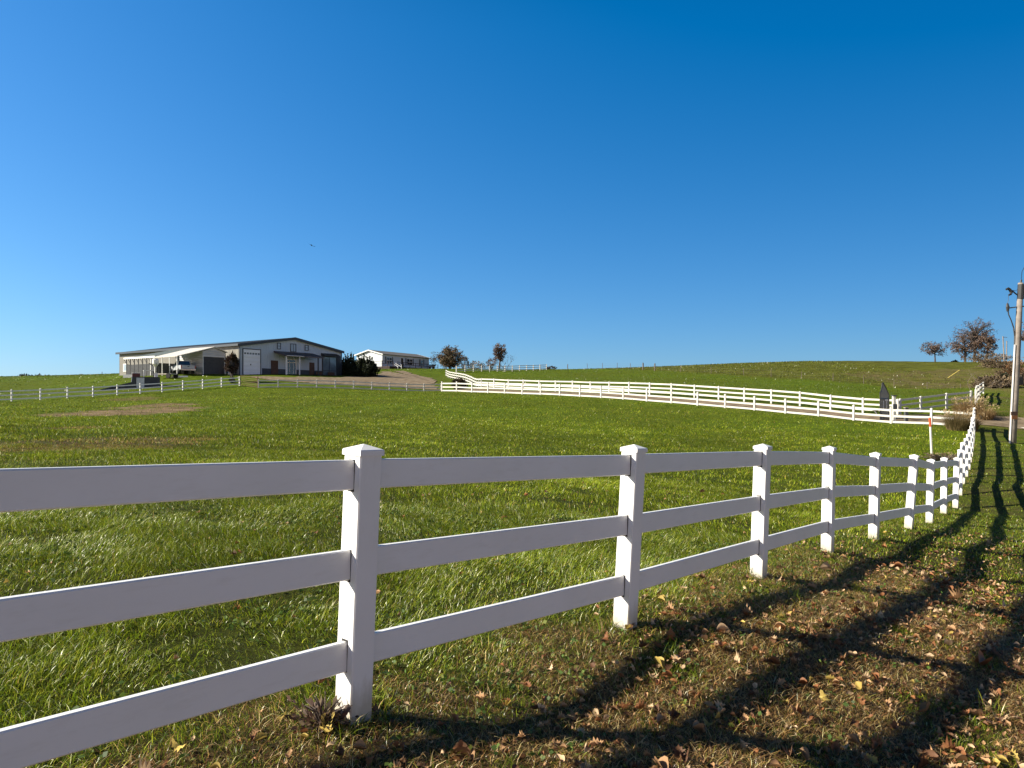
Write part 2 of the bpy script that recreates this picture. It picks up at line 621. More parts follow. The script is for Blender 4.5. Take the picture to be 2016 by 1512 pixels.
    L.new(mth('ADD', mth('MULTIPLY', fine, .5), mth('MULTIPLY', mid, 1.2)), bp.inputs["Height"])
    L.new(bp.outputs[0], b.inputs["Normal"])
    o = link("ground", me, m)
    tag(o, kind="structure")
    return o


build_ground()

M_GRAVEL = mat("gravel", (.235, .185, .125), (.125, .095, .06), rough=.95, scale=1.6, bump=.05, spec=.1, detail=10)
M_CONC = mat("concrete_pale", (.55, .50, .43), (.42, .38, .32), rough=.9, scale=3, bump=.004)


def ribbon(name, line, w0, w1, m, lift, seed=1, rag=.6):
    """sheet draped on the ground along a line"""
    pts = []
    for i in range(len(line) - 1):
        a, b = line[i], line[i + 1]
        n = max(2, int(math.dist(a, b) / .5))
        pts += [(a[0] + (b[0] - a[0]) * t / n, a[1] + (b[1] - a[1]) * t / n) for t in range(n)]
    pts.append(line[-1])
    A = np.array(pts)
    D = np.gradient(A, axis=0); D /= np.linalg.norm(D, axis=1)[:, None]
    Nn = np.stack([-D[:, 1], D[:, 0]], 1)
    K = 9
    W0 = w0 + (fbm(np.arange(len(A)) * .35, np.zeros(len(A)) + seed, 5) - .5) * rag
    W1 = w1 + (fbm(np.arange(len(A)) * .35, np.zeros(len(A)) + seed + 9, 5) - .5) * rag
    t = np.linspace(0, 1, K)
    off = W0[:, None] * (1 - t)[None] + W1[:, None] * t[None]
    X = A[:, 0][:, None] + Nn[:, 0][:, None] * off; Y = A[:, 1][:, None] + Nn[:, 1][:, None] * off
    Z = terrain(X.ravel(), Y.ravel()) + lift
    V = np.stack([X.ravel(), Y.ravel(), Z], 1)
    i = np.arange(len(A) - 1)[:, None]; j = np.arange(K - 1)[None]
    a = i * K + j
    q = np.stack([a, a + 1, a + K + 1, a + K], -1).reshape(-1, 4)
    me = np_mesh(name, V, [q])
    me.polygons.foreach_set("use_smooth", [True] * len(me.polygons))
    return tag(link(name, me, m), kind="structure")


def sheet(name, pix, m, lift, cell=.6, rag=2.5):
    """ragged patch of ground whose outline is given by points seen in the survey photo, laid out on the terrain"""
    poly = np.array([hit(*q) for q in pix])
    lo, hi = poly.min(0) - 1, poly.max(0) + 1
    nx, ny = int((hi[0] - lo[0]) / cell) + 1, int((hi[1] - lo[1]) / cell) + 1
    gx, gy = np.meshgrid(lo[0] + np.arange(nx) * cell, lo[1] + np.arange(ny) * cell)
    X, Y = gx.ravel(), gy.ravel()
    dx = (fbm(X * .25, Y * .25, 31) - .5) * rag; dy = (fbm(X * .25, Y * .25, 77) - .5) * rag

    def inside(x, y):
        r = np.zeros(len(x), bool)
        for i in range(len(poly)):
            (x1, y1), (x2, y2) = poly[i], poly[i - 1]
            c = ((y1 > y) != (y2 > y)) & (x < (x2 - x1) * (y - y1) / (y2 - y1 + 1e-12) + x1)
            r ^= c
        return r
    ok = inside(X + dx, Y + dy).reshape(ny, nx)
    f = ok[:-1, :-1] & ok[1:, :-1] & ok[:-1, 1:] & ok[1:, 1:]
    i, j = np.nonzero(f)
    a = i * nx + j
    q = np.stack([a, a + 1, a + nx + 1, a + nx], 1)
    used = np.unique(q)
    remap = np.full(nx * ny, -1); remap[used] = np.arange(len(used))
    V = np.stack([X[used], Y[used], terrain(X[used], Y[used]) + lift], 1)
    me = np_mesh(name, V, [remap[q]])
    me.polygons.foreach_set("use_smooth", [True] * len(me.polygons))
    return tag(link(name, me, m), kind="structure")


_dn, _df = np.array(drive_near_xy), np.array(drive_far_xy)
cl = [((drive_near_xy[i][0] + drive_far_xy[j][0]) / 2, (drive_near_xy[i][1] + drive_far_xy[j][1]) / 2) for i, j in ((2, 0), (5, 4), (9, 8), (13, 12), (16, 15), (18, 17))]
cl = [(-9.5, 88.0)] + cl + [(30.5, 50.2), (36, 48.5), (50, 46.5), (70, 46)]
ribbon("driveway", cl, -1.9, 1.9, M_GRAVEL, .035)
ribbon("driveway_apron", [(33.0, 47.6), (38, 46.9), (50, 45.6)], -.35, .35, M_CONC, .055, rag=.1)
sheet("gravel_yard", [(478, 741), (560, 742), (660, 743), (742, 737), (748, 731), (775, 733), (800, 737), (835, 742), (862, 756), (868, 768), (760, 761), (640, 758), (520, 750)], M_GRAVEL, .045)
sheet("house_track", [(768, 731), (800, 731), (815, 736), (850, 745), (868, 760), (845, 756), (810, 741), (790, 737)], M_GRAVEL, .075, rag=1.5)

# ------------------------------------------------------------------ fences
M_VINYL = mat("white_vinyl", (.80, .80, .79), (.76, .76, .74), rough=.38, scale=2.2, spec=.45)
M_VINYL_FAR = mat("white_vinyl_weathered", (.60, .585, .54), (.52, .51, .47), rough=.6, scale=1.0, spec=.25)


def grime(m, low=None):
    nt = m.node_tree; N, L = nt.nodes, nt.links
    b = N["Principled BSDF"]
    src = b.inputs["Base Color"].links[0].from_socket
    tc = N.new("ShaderNodeTexCoord")
    mp = N.new("ShaderNodeMapping"); mp.inputs["Scale"].default_value = (3.0, 3.0, 1.0) if low else (1.2, 1.2, 5.0)
    L.new(tc.outputs["Object"], mp.inputs["Vector"])
    nz = N.new("ShaderNodeTexNoise"); nz.inputs["Scale"].default_value = 4.0; nz.inputs["Detail"].default_value = 9; nz.inputs["Roughness"].default_value = .7
    L.new(mp.outputs[0], nz.inputs["Vector"])
    mr = N.new("ShaderNodeMapRange"); mr.inputs[1].default_value = .52; mr.inputs[2].default_value = .80; mr.inputs[4].default_value = .22
    L.new(nz.outputs[0], mr.inputs[0])
    fac = mr.outputs[0]
    if low:   # soil splash and algae near the foot of the post
        sp = N.new("ShaderNodeSeparateXYZ"); L.new(tc.outputs["Object"], sp.inputs[0])
        m2 = N.new("ShaderNodeMapRange"); m2.inputs[1].default_value = .30; m2.inputs[2].default_value = -.02; m2.inputs[3].default_value = -.25; m2.inputs[4].default_value = .75
        L.new(sp.outputs[2], m2.inputs[0])
        ad = N.new("ShaderNodeMath"); ad.operation = 'ADD'; L.new(m2.outputs[0], ad.inputs[0]); L.new(nz.outputs[0], ad.inputs[1])
        m3 = N.new("ShaderNodeMapRange"); m3.inputs[1].default_value = .55; m3.inputs[2].default_value = 1.05; m3.inputs[4].default_value = .8
        L.new(ad.outputs[0], m3.inputs[0])
        mxx = N.new("ShaderNodeMath"); mxx.operation = 'MAXIMUM'; L.new(fac, mxx.inputs[0]); L.new(m3.outputs[0], mxx.inputs[1])
        fac = mxx.outputs[0]
    mx = N.new("ShaderNodeMix"); mx.data_type = 'RGBA'
    L.new(fac, mx.inputs[0]); L.new(src, mx.inputs[6]); mx.inputs[7].default_value = (.42, .38, .29, 1)
    L.new(mx.outputs[2], b.inputs["Base Color"])
    return m


grime(M_VINYL)
M_VPOST = grime(mat("white_vinyl_post", (.80, .80, .79), (.76, .76, .74), rough=.38, scale=2.2, spec=.45), True)
M_SLOT = mat("dark_seam", (.02, .02, .02), rough=.9)


def post_mesh(w, H, cap_h, top=True, taper=.0):
    """square hollow-section post with softened arrises"""
    mb = MB()
    c = .006
    h = w / 2
    sec = [(-h + c, -h), (h - c, -h), (h, -h + c), (h, h - c), (h - c, h), (-h + c, h), (-h, h - c), (-h, -h + c)]
    zs = [-.25, H - cap_h * .98]
    vs = [(x, y, z) for z in zs for x, y in sec]
    fs = [tuple(range(7, -1, -1)), tuple(range(8, 16))] + [(i, (i + 1) % 8, 8 + (i + 1) % 8, 8 + i) for i in range(8)]
    return mb.add(vs, fs)


def cap_mb(mb, w, H, cap_h):
    h = w / 2 + .0065
    rim = cap_h * .45
    z0 = H - cap_h
    ring = lambda r, z: [(-r, -r, z), (r, -r, z), (r, r, z), (-r, r, z)]
    vs = ring(h, z0) + ring(h, z0 + rim) + ring(h - .004, z0 + rim + .005) + [(0, 0, H)]
    fs = [(3, 2, 1, 0)]
    for k in (0, 4):
        fs += [(k + i, k + (i + 1) % 4, k + 4 + (i + 1) % 4, k + 4 + i) for i in range(4)]
    fs += [(8 + i, 8 + (i + 1) % 4, 12) for i in range(4)]
    return mb.add(vs, fs)


def rail_mb(a, b, w, h, soft=True):
    a, b = Vector(a), Vector(b)
    d = (b - a).normalized()
    s = Vector((-d.y, d.x, 0)).normalized()
    u = d.cross(s) * -1
    if u.z < 0: u = -u
    c = .006 if soft else 0
    W, Hh = w / 2, h / 2
    if soft:
        sec = [(-W + c, -Hh), (W - c, -Hh), (W, -Hh + c), (W, Hh - c), (W - c, Hh), (-W + c, Hh), (-W, Hh - c), (-W, -Hh + c)]
    else:
        sec = [(-W, -Hh), (W, -Hh), (W, Hh), (-W, Hh)]
    n = len(sec)
    vs = [p + s * x + u * z for p in (a, b) for x, z in sec]
    fs = [tuple(range(n - 1, -1, -1)), tuple(range(n, 2 * n))] + [(i, (i + 1) % n, n + (i + 1) % n, n + i) for i in range(n)]
    return MB().add(vs, fs)


def fence(name, label, xy, H, w, hs, rh, rw, m, zs=None, tilts=None, detail=0, cap_h=.075, ends=(True, True), seed=0):
    rnd = random.Random(seed)
    n = len(xy)
    z = terrain([q[0] for q in xy], [q[1] for q in xy]) if zs is None else zs
    base = [Vector((q[0], q[1], float(z[i]))) for i, q in enumerate(xy)]
    root = thing(name, label, "fence", base[0])
    pm = post_mesh(w, H, cap_h)
    cm = cap_mb(MB(), w, H, cap_h)
    if detail == 0:
        pm.add(cm.v, cm.f)
    pme = pm.mesh("post"); pme.materials.append(M_VPOST if detail else m)
    cme = cm.mesh("post_cap"); cme.materials.append(m)
    Rm = []
    for i in range(n):
        a, b = base[max(i - 1, 0)], base[min(i + 1, n - 1)]
        ang = math.atan2(b.y - a.y, b.x - a.x)
        tx, ty = (tilts[i] if tilts and i in tilts else (rnd.uniform(-.012, .012), rnd.uniform(-.008, .008)))
        R = Matrix.Rotation(ty, 3, 'X') @ Matrix.Rotation(tx, 3, 'Y')
        Rm.append(R)
        if (i == 0 and not ends[0]) or (i == n - 1 and not ends[1]):
            continue
        p = link("post", pme, None, root)
        p.location = base[i] - base[0]
        p.rotation_euler = (R @ Matrix.Rotation(ang, 3, 'Z')).to_euler()
        if detail:
            c = link("post_cap", cme, None, p)
        if detail and 1 <= i <= 6:
            for hh in hs:
                MB().b2(-(w / 2 - .004), -(w / 2 + .0015), -rw / 2 - .004, rw / 2 + .004, hh - rh / 2 - .005, hh + rh / 2 + .005).build("rail_slot", M_SLOT, p)
    for i in range(n - 1):
        d = (base[i + 1] - base[i]); d.z = 0; d.normalize()
        for hh in hs:
            jig = rnd.uniform(-.006, .006)
            a = base[i] + Rm[i] @ Vector((0, 0, hh + jig)) + d * (w / 2 - .03)
            b = base[i + 1] + Rm[i + 1] @ Vector((0, 0, hh + jig)) - d * (w / 2 - .03)
            rail_mb(a, b, rw, rh, detail > 0).build("rail", m, root, world=True)
    return root


def tilt(dx, hpx):
    return dx / hpx


tl = {2: (.0393, 0), 3: (.0514, 0), 4: (.034, 0), 5: (.019, 0), 6: (.0235, 0), 7: (.08, 0), 8: (.025, 0), 9: (.01, 0), 10: (.03, 0)}
zn = list(terrain([q[0] for q in near_xy], [q[1] for q in near_xy]))
zn[0], zn[1] = -1.33, -1.40
for i, p in enumerate(near_pts): zn[2 + i] = p.z
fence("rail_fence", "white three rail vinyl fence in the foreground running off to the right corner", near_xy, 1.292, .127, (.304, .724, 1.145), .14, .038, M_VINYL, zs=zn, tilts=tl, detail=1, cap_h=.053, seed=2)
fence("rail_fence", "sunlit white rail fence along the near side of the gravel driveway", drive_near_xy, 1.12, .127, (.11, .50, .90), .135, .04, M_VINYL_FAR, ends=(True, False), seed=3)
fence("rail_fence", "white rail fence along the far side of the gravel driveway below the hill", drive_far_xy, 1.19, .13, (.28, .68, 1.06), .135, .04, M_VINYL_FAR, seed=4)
cv = [(P(*q).x, P(*q).y) for q in curve_px] + [drive_far_xy[0]]
cvr = []
for i in range(len(cv) - 1):
    k = max(1, round(math.dist(cv[i], cv[i + 1]) / 2.44))
    cvr += [(cv[i][0] + (cv[i + 1][0] - cv[i][0]) * t / k, cv[i][1] + (cv[i + 1][1] - cv[i][1]) * t / k) for t in range(k)]
cvr.append(cv[-1])
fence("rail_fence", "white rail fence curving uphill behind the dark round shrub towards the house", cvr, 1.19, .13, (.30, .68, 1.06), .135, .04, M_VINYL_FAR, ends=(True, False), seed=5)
gate_ret = [((1772 - HX) / F * 53.9, 53.9), ((1813 - HX) / F * 54.4, 54.4), ((1864 - HX) / F * 54.9, 54.9), ((1912 - HX) / F * 55.3, 55.3)]
fence("rail_fence", "short shaded fence running from the gate post to the tan ornamental grass", gate_ret, 1.19, .13, (.28, .68, 1.06), .135, .04, M_VINYL_FAR, seed=6)
up_xy = [P(1921, 800, 55.5), P(1922, 797, 57.5), P(1923, 793, 60), P(1924.5, 789, 63), P(1926, 785, 66), P(1927, 781, 70), P(1929, 777, 75), P(1936, 775, 78)]
fence("rail_fence", "white fence climbing the hill beyond the driveway mouth behind the ornamental grass", [(p.x, p.y) for p in up_xy], 1.25, .13, (.30, .72, 1.12), .15, .04, M_VINYL_FAR, seed=7)
fence("rail_fence", "white post fence with shaded rails left of the pipe gate", left_xy, 1.12, .105, (.20, .58, .95), .11, .035, M_VINYL, seed=8)
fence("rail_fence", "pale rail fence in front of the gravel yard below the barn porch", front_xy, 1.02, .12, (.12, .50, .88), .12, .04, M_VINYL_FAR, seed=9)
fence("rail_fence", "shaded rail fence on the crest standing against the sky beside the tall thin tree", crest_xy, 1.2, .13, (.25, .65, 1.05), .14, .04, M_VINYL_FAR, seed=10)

# pipe gate
M_RUST = mat("rusty_pipe", (.16, .09, .05), (.09, .05, .03), rough=.7, scale=8, metal=.3)
ga, gb = Vector((*left_xy[-1], 0)), Vector((*front_xy[0], 0))
ga.z, gb.z = T(ga.x, ga.y), T(gb.x, gb.y)
gd = (gb - ga).normalized()
g = thing("pipe_gate", "rusty brown pipe farm gate between the two white fences below the barn", "gate", ga + gd * .2)
a, b = ga + gd * .2, gb - gd * .2
mb = MB()
mb.tube([a + Vector((0, 0, .1)), a + Vector((0, 0, 1.2)), b + Vector((0, 0, 1.2)), b + Vector((0, 0, .1)), a + Vector((0, 0, .1))], .03)
mb.build("gate_frame", M_RUST, g, world=True)
mb = MB()
for h in (.32, .54, .76, .98):
    mb.tube([a + Vector((0, 0, h)), b + Vector((0, 0, h))], .022)
mb.build("gate_bar", M_RUST, g, world=True)
mb = MB(); mb.tube([b + Vector((0, 0, -.1)) + gd * .08, b + Vector((0, 0, 1.35)) + gd * .08], .06)
mb.build("gate_post", M_RUST, g, world=True)

# wire fence up the hill
M_WOODPOST = mat("grey_wood_post", (.16, .13, .10), (.09, .07, .05), rough=.9, scale=6)
M_WIRE = mat("wire", (.12, .11, .10), rough=.5, metal=.7)


def wire_fence(name, label, pts, thick=(), hgt=1.25):
    z = terrain([q[0] for q in pts], [q[1] for q in pts])
    B = [Vector((q[0], q[1], float(z[i]))) for i, q in enumerate(pts)]
    r = thing(name, label, "fence", B[0])
    for i, p in enumerate(B):
        rr, hh = (.13, hgt * 1.15) if i in thick else (.045, hgt)
        MB().tube([p + Vector((0, 0, -.3)), p + Vector((.02, 0, hh * .5)), p + Vector((.03 * (i % 3 - 1), 0, hh))], [rr, rr, rr * .9], 6).build("post", M_WOODPOST, r, world=True)
    mb = MB()
    for i in range(len(B) - 1):
        for h in (.35, .7, 1.05):
            mid = (B[i] + B[i + 1]) / 2 + Vector((0, 0, h - .02))
            mb.tube([B[i] + Vector((0, 0, h)), mid, B[i + 1] + Vector((0, 0, h))], .006, 3)
    mb.build("wire", M_WIRE, r, world=True)


W = [(1156, 165), (1186, 160), (1215, 156), (1241, 152), (1266, 147), (1289, 143), (1340, 138), (1400, 133), (1464, 128), (1518, 123), (1578, 118), (1640, 113), (1700, 110), (1760, 107), (1825, 103), (1891, 99)]
wire_fence("wire_fence", "wire fence with thin dark posts climbing across the green hill to the crest", [((px - HX) / F * Y, Y) for px, Y in W], thick=(4, 5))

# ------------------------------------------------------------------ barn
BX, BY = -38.45, 104.0
BRZ = math.atan2(.8192, .5735)
BZ = 3.70
cB, sB = math.cos(BRZ), math.sin(BRZ)


def bw(x, y, z=0.0):
    return Vector((BX + x * cB - y * sB, BY + x * sB + y * cB, BZ + z))


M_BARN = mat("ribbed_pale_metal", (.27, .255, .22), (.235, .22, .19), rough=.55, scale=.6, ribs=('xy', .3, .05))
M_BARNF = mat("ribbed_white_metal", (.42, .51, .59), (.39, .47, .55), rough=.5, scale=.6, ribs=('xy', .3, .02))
M_TRIM = mat("dark_trim", (.035, .045, .06), rough=.5)
M_ROOF = mat("dark_metal_roof", (.022, .028, .036), (.018, .022, .03), rough=.7, spec=.15, scale=1, ribs=('xy', .4, .02))
M_WAIN = mat("dark_stone_wainscot", (.035, .045, .06), (.06, .07, .08), rough=.8, scale=3)
M_DOORW = mat("white_door_panels", (.78, .82, .85), (.73, .77, .80), rough=.45, scale=1, ribs=('z', .62, .01))
M_GLASS = mat("dark_glass", (.02, .03, .04), rough=.08, spec=.8)
M_PALEGLASS = mat("painted_reflection_glass", (.16, .22, .26), (.10, .15, .18), rough=.12, spec=.8, scale=.8)  # reflection is painted in as a pale base colour
M_BROWN = mat("brown_wood_door", (.09, .045, .028), (.06, .03, .02), rough=.7, scale=4)
M_WHITE = mat("white_paint", (.78, .78, .76), (.70, .70, .67), rough=.5)
M_DARK = mat("black_steel", (.018, .018, .02), (.03, .03, .03), rough=.5)
M_GREY = mat("grey_panel", (.075, .08, .085), (.045, .05, .055), rough=.6, scale=2)

barn = thing("barn", "long pale metal barn with a shaded gable front and dark trim on the hill", "barn", (BX, BY, BZ), BRZ)
EW, LW, EH, AH = 18.7, 33.1, 4.3, 5.8
mb = MB()
mb.extrude([(0, .12, -1.2), (0, .12, EH), (EW / 2, .12, AH), (EW, .12, EH), (EW, .12, -1.2)], (0, LW - .12, 0))
mb.build("wall", M_BARN, barn)
mb = MB()
mb.extrude([(0, 0, -1.2), (0, 0, EH), (EW / 2, 0, AH), (EW, 0, EH), (EW, 0, -1.2)], (0, .118, 0))
mb.build("gable_wall", M_BARNF, barn)
mb = MB()
for sx in (0, 1):
    x0, x1 = (-.35, EW / 2) if sx == 0 else (EW + .35, EW / 2)
    z0 = EH - .35 * (AH - EH) / (EW / 2)
    mb.extrude([(x0, -.3, z0 + .03), (x1, -.3, AH + .03), (x1, -.3, AH + .17), (x0, -.3, z0 + .17)], (0, LW + .6, 0))
mb.build("roof", M_ROOF, barn)
mb = MB()
for sx in (0, 1):
    x0 = -.38 if sx == 0 else EW + .38
    z0 = EH - .38 * (AH - EH) / (EW / 2)
    mb.extrude([(x0, -.42, z0 - .2), (EW / 2, -.42, AH - .18), (EW / 2, -.42, AH + .19), (x0, -.42, z0 + .19)], (0, .11, 0))
    mb.b2(x0 - .12, x0 + .02, -.3, LW + .3, z0 - .12, z0 + .19)
mb.b2(-.14, -.005, -.12, -.002, -1, EH - .1)
mb.b2(EW + .005, EW + .14, -.12, -.002, -1, EH - .1)
mb.build("trim", M_TRIM, barn)
mb = MB()
mb.b2(3.7, 5.2, -.045, -.003, -1, 1.1); mb.b2(6.5, 8.0, -.045, -.003, -1, 1.1); mb.b2(9.75, 12.28, -.045, -.003, -1, 1.1); mb.b2(13.27, 14.75, -.045, -.003, -1, 1.1)
mb.build("wainscot", M_WAIN, barn)
od = MB().b2(.55, 3.35, -.05, -.004, -.1, 3.7).build("overhead_door", M_DOORW, barn)
MB().frame(.43, 3.47, -.15, 3.82, -.08, -.0045, .12).build("door_frame", M_TRIM, od)
for k in range(6):
    x = .68 + k * .45
    MB().b2(x, x + .33, -.058, -.0505, 3.0, 3.25).build("window", M_GLASS, od)
MB().box((1.75, -.075, 1.55), (.14, .045, .2)).build("door_handle", M_DARK, od)


def win(parent, x0, x1, z0, z1, y=-.003, mull=True, pane=None, fr=None, t=.09, split=None):
    w = MB().frame(x0, x1, z0, z1, y - .09, y, t)
    if mull: w.b2(x0 + t, x1 - t, y - .075, y, (z0 + z1) / 2 - .035, (z0 + z1) / 2 + .035)
    if split: w.b2((x0 + x1) / 2 - .035, (x0 + x1) / 2 + .035, y - .075, y - .001, z0 + t, z1 - t)
    o = w.build("window", fr or M_TRIM, parent)
    MB().b2(x0 + t, x1 - t, y - .04, y - .0015, z0 + t, z1 - t).build("pane", pane or M_GLASS, o)
    return o


M_LITE = mat("painted_sky_glass", (.35, .42, .48), (.28, .34, .40), rough=.15, spec=.7, scale=.7)  # pale blue base colour stands in for the reflected sky
win(barn, 6.28, 6.95, 4.02, 4.98, pane=M_LITE)
win(barn, 11.4, 12.1, 4.1, 4.98, pane=M_LITE)
win(barn, 8.7, 9.75, 3.78, 5.02, mull=False, split=True, pane=M_LITE)
# porch
mb = MB()
mb.extrude([(5.7, -.01, 3.75), (5.7, -2.75, 3.05), (5.7, -2.75, 2.85), (5.7, -.01, 3.5)], (7.2, 0, 0))
mb.build("porch_roof", mat("porch_roof_metal", (.06, .05, .055), (.09, .06, .06), rough=.45, ribs=('xy', .4, .02)), barn)
MB().tube([(5.9, -2.8, 2.97), (9.0, -2.8, 2.97)], .05).build("porch_gutter", M_WHITE, barn)
for x, m_ in ((6.0, M_WHITE), (8.4, M_WHITE), (11.9, M_DARK), (12.75, M_DARK)):
    MB().b2(x - .07, x + .07, -2.6, -2.46, -.6, 3.0).build("porch_post", m_, barn)
MB().b2(5.7, 12.9, -2.9, -.05, -.6, .02).build("porch_floor", M_CONC, barn)
ed = MB().frame(8.0, 9.75, .02, 2.65, -.1, -.004, .12)
ed.b2(8.5, 8.56, -.09, -.004, .14, 2.3); ed.b2(9.2, 9.26, -.09, -.004, .14, 2.3); ed.b2(8.12, 9.63, -.09, -.0045, 2.1, 2.2)
ed = ed.build("entrance_door", M_WHITE, barn)
MB().b2(8.12, 9.63, -.05, -.006, .14, 2.53).build("pane", M_GLASS, ed)
for x0, x1 in ((5.22, 6.45), (12.3, 13.25)):
    d = MB().b2(x0, x1, -.08, -.004, -.4, 2.32).build("wooden_door", M_BROWN, barn)
    MB().frame(x0 + .1, x1 - .1, -.25, 2.2, -.1, -.081, .1).build("door_batten", M_BROWN, d)
sf = MB().frame(14.8, 17.75, -.1, 3.4, -.12, -.004, .1)
sf.b2(16.2, 16.28, -.1, -.004, .0, 3.3); sf.b2(14.9, 17.65, -.1, -.0045, 1.1, 1.2)
sf = sf.build("storefront_window", M_TRIM, barn)
MB().b2(14.9, 17.65, -.05, -.006, 0, 3.3).build("pane", M_PALEGLASS, sf)
MB().extrude([(14.6, -.004, 3.9), (14.6, -.9, 3.55), (14.6, -.9, 3.42), (14.6, -.004, 3.44)], (3.2, 0, 0)).build("awning", M_DARK, barn)
MB().b2(17.85, 18.6, -.09, -.004, -.4, 3.6).build("side_panel", M_DARK, barn)
# side window on the long wall
w = MB()
w.b2(-.09, .0, 30.6, 31.7, 1.2, 2.5)
w = w.build("window", M_WHITE, barn)
MB().b2(-.11, -.0905, 30.75, 31.55, 1.35, 2.35).build("pane", M_LITE, w)

# lean-to stalls on the long wall
lean = thing("stall_lean_to", "open lean-to with grey stall panels along the barn's long sunlit side", "lean-to", bw(-3.5, 13.2), BRZ)


def L_(x, y, z):  # barn coordinates inside a thing placed at bw(ox,oy)
    return (x, y, z)


def inb(root_xy, mbx, name, m, root):
    mbx.v = [(v[0] - root_xy[0], v[1] - root_xy[1], v[2]) for v in mbx.v]
    return mbx.build(name, m, root)


M_LEANROOF = mat("pale_green_metal_roof", (.115, .13, .105), (.095, .11, .085), rough=.5, ribs=('xy', .4, .02))
M_PALEROOF = mat("pale_metal_roof", (.66, .62, .54), (.58, .55, .48), rough=.45, ribs=('xy', .4, .02))
o_ = (-3.5, 13.2)
inb(o_, MB().extrude([(-.5, 9.2, 4.12), (-7.2, 9.2, 2.62), (-7.2, 9.2, 2.5), (-.5, 9.2, 4.0)], (0, 8.2, 0)), "roof", M_LEANROOF, lean)
inb(o_, MB().b2(-7.32, -7.21, 9.1, 17.5, 2.44, 2.68), "fascia", M_WHITE, lean)
for k in range(8):
    y = 9.4 + k * 1.1
    inb(o_, MB().b2(-7.1, -7.0, y, y + .1, -.6, 2.5), "post", M_DARK if k > 1 else M_WHITE, lean)
    b_ = MB(); b_.tube([(-7.05, y + .05, 1.75), (-7.05, y + .75, 2.5)], .055, 4)
    inb(o_, b_, "brace", M_DARK, lean)
for k in range(7):
    y = 9.52 + k * 1.1
    pm = MB().b2(-7.08, -7.02, y, y + .96, -.2, 1.62)
    for q in range(5): pm.b2(-7.105, -7.081, y + .08 + q * .2, y + .11 + q * .2, -.2, 1.62)
    inb(o_, pm, "stall_panel", M_GREY, lean)
inb(o_, MB().b2(-6.9, -.1, 17.3, 17.4, -.5, 1.7), "side_panel", M_GREY, lean)

# garage with its own lean-to
gar = thing("garage_shed", "small gabled metal garage with dark roll-up door and sunlit lean-to roof", "garage", bw(-4.2, 4.7), BRZ)
o_ = (-4.2, 4.7)
G0, G1 = 1.87, 7.5
xr, xl, xe = -1.0, -4.53, -8.2
M_GARF = mat("garage_siding", (.52, .52, .52), (.47, .47, .47), rough=.5, scale=1, ribs=('z', .3, .015))
inb(o_, MB().extrude([(xr, G0, -1), (xr, G0, 3.15), ((xr + xl) / 2, G0, 3.75), (xl, G0, 3.2), (xl, G0, -1)], (0, G1 - G0, 0)), "wall", M_GARF, gar)
rf = MB()
ap = (xr + xl) / 2
rf.extrude([(ap, G0 - .25, 3.80), (xe - .15, G0 - .25, 2.28), (xe - .15, G0 - .25, 2.38), (ap, G0 - .25, 3.92)], (0, G1 - G0 + .5, 0))
rf.extrude([(ap, G0 - .25, 3.80), (xr + .2, G0 - .25, 3.16), (xr + .2, G0 - .25, 3.27), (ap, G0 - .25, 3.92)], (0, G1 - G0 + .5, 0))
inb(o_, rf, "roof", M_PALEROOF, gar)
inb(o_, MB().b2(xl + .1, xr - .25, G0 - .06, G0 - .003, -.6, 2.45), "roll_up_door", M_DARK, gar)
inb(o_, MB().frame(xl - .02, xr + .02, -.6, 2.6, G0 - .09, G0 - .0615, .1), "door_frame", M_WHITE, gar)
for k in range(4):
    y = G0 + .05 + k * (G1 - G0 - .2) / 3
    inb(o_, MB().b2(xe - .035, xe + .035, y, y + .07, -.8, 2.26), "post", M_WHITE, gar)
bp_ = MB()
for k in range(2): bp_.b2(xe + .2, xl - .1, G1 - .1 - k * .004, G1 - .05, -.5, 1.6)
inb(o_, bp_, "back_panel", M_GREY, gar)

# parked pickup under the lean-to, tail towards the yard
M_TRUCK = mat("white_truck_paint_shaded", (.40, .42, .44), (.37, .39, .41), rough=.3, spec=.5)  # white paint darkened so the colour carries the lean-to's shade
M_TYRE = mat("tyre_rubber", (.02, .02, .02), rough=.9)
M_CHROME = mat("chrome_bumper", (.45, .45, .45), rough=.25, metal=.8)
M_RED = mat("red_lens", (.30, .02, .02), rough=.3)
tk = thing("pickup_truck", "white pickup truck backed under the garage lean-to with its tailgate showing", "pickup truck", (-43.6, 99.2, T(-43.6, 101.5) + .05), rad(38))
body = MB()
body.extrude([(-.95, 0, .55), (-.95, 0, 1.12), (-.95, 3.7, 1.15), (-.95, 5.5, 1.08), (-.95, 5.6, .55)], (1.9, 0, 0))
body.build("body", M_TRUCK, tk)
cab = MB()
cab.add([(-.88, 2.0, 1.1), (.88, 2.0, 1.1), (.88, 4.1, 1.1), (-.88, 4.1, 1.1), (-.74, 2.15, 1.82), (.74, 2.15, 1.82), (.74, 3.4, 1.82), (-.74, 3.4, 1.82)],
        [(3, 2, 1, 0), (4, 5, 6, 7), (0, 1, 5, 4), (1, 2, 6, 5), (2, 3, 7, 6), (3, 0, 4, 7)])
cab.build("cab", M_TRUCK, tk)
for s_x in (-1, 1):
    MB().add([(s_x * .885, 2.25, 1.2), (s_x * .885, 3.85, 1.2), (s_x * .775, 3.35, 1.74), (s_x * .775, 2.3, 1.74)], [(0, 1, 2, 3)]).build("side_window", M_GLASS, tk)
MB().add([(-.76, 1.99, 1.2), (.76, 1.99, 1.2), (.68, 2.11, 1.74), (-.68, 2.11, 1.74)], [(0, 1, 2, 3)]).build("rear_window", M_GLASS, tk)
tg = MB().b2(-.82, .82, -.05, -.002, .62, 1.12).build("tailgate", M_TRUCK, tk)
MB().b2(-.12, .12, -.065, -.051, .9, 1.0).build("handle", M_DARK, tg)
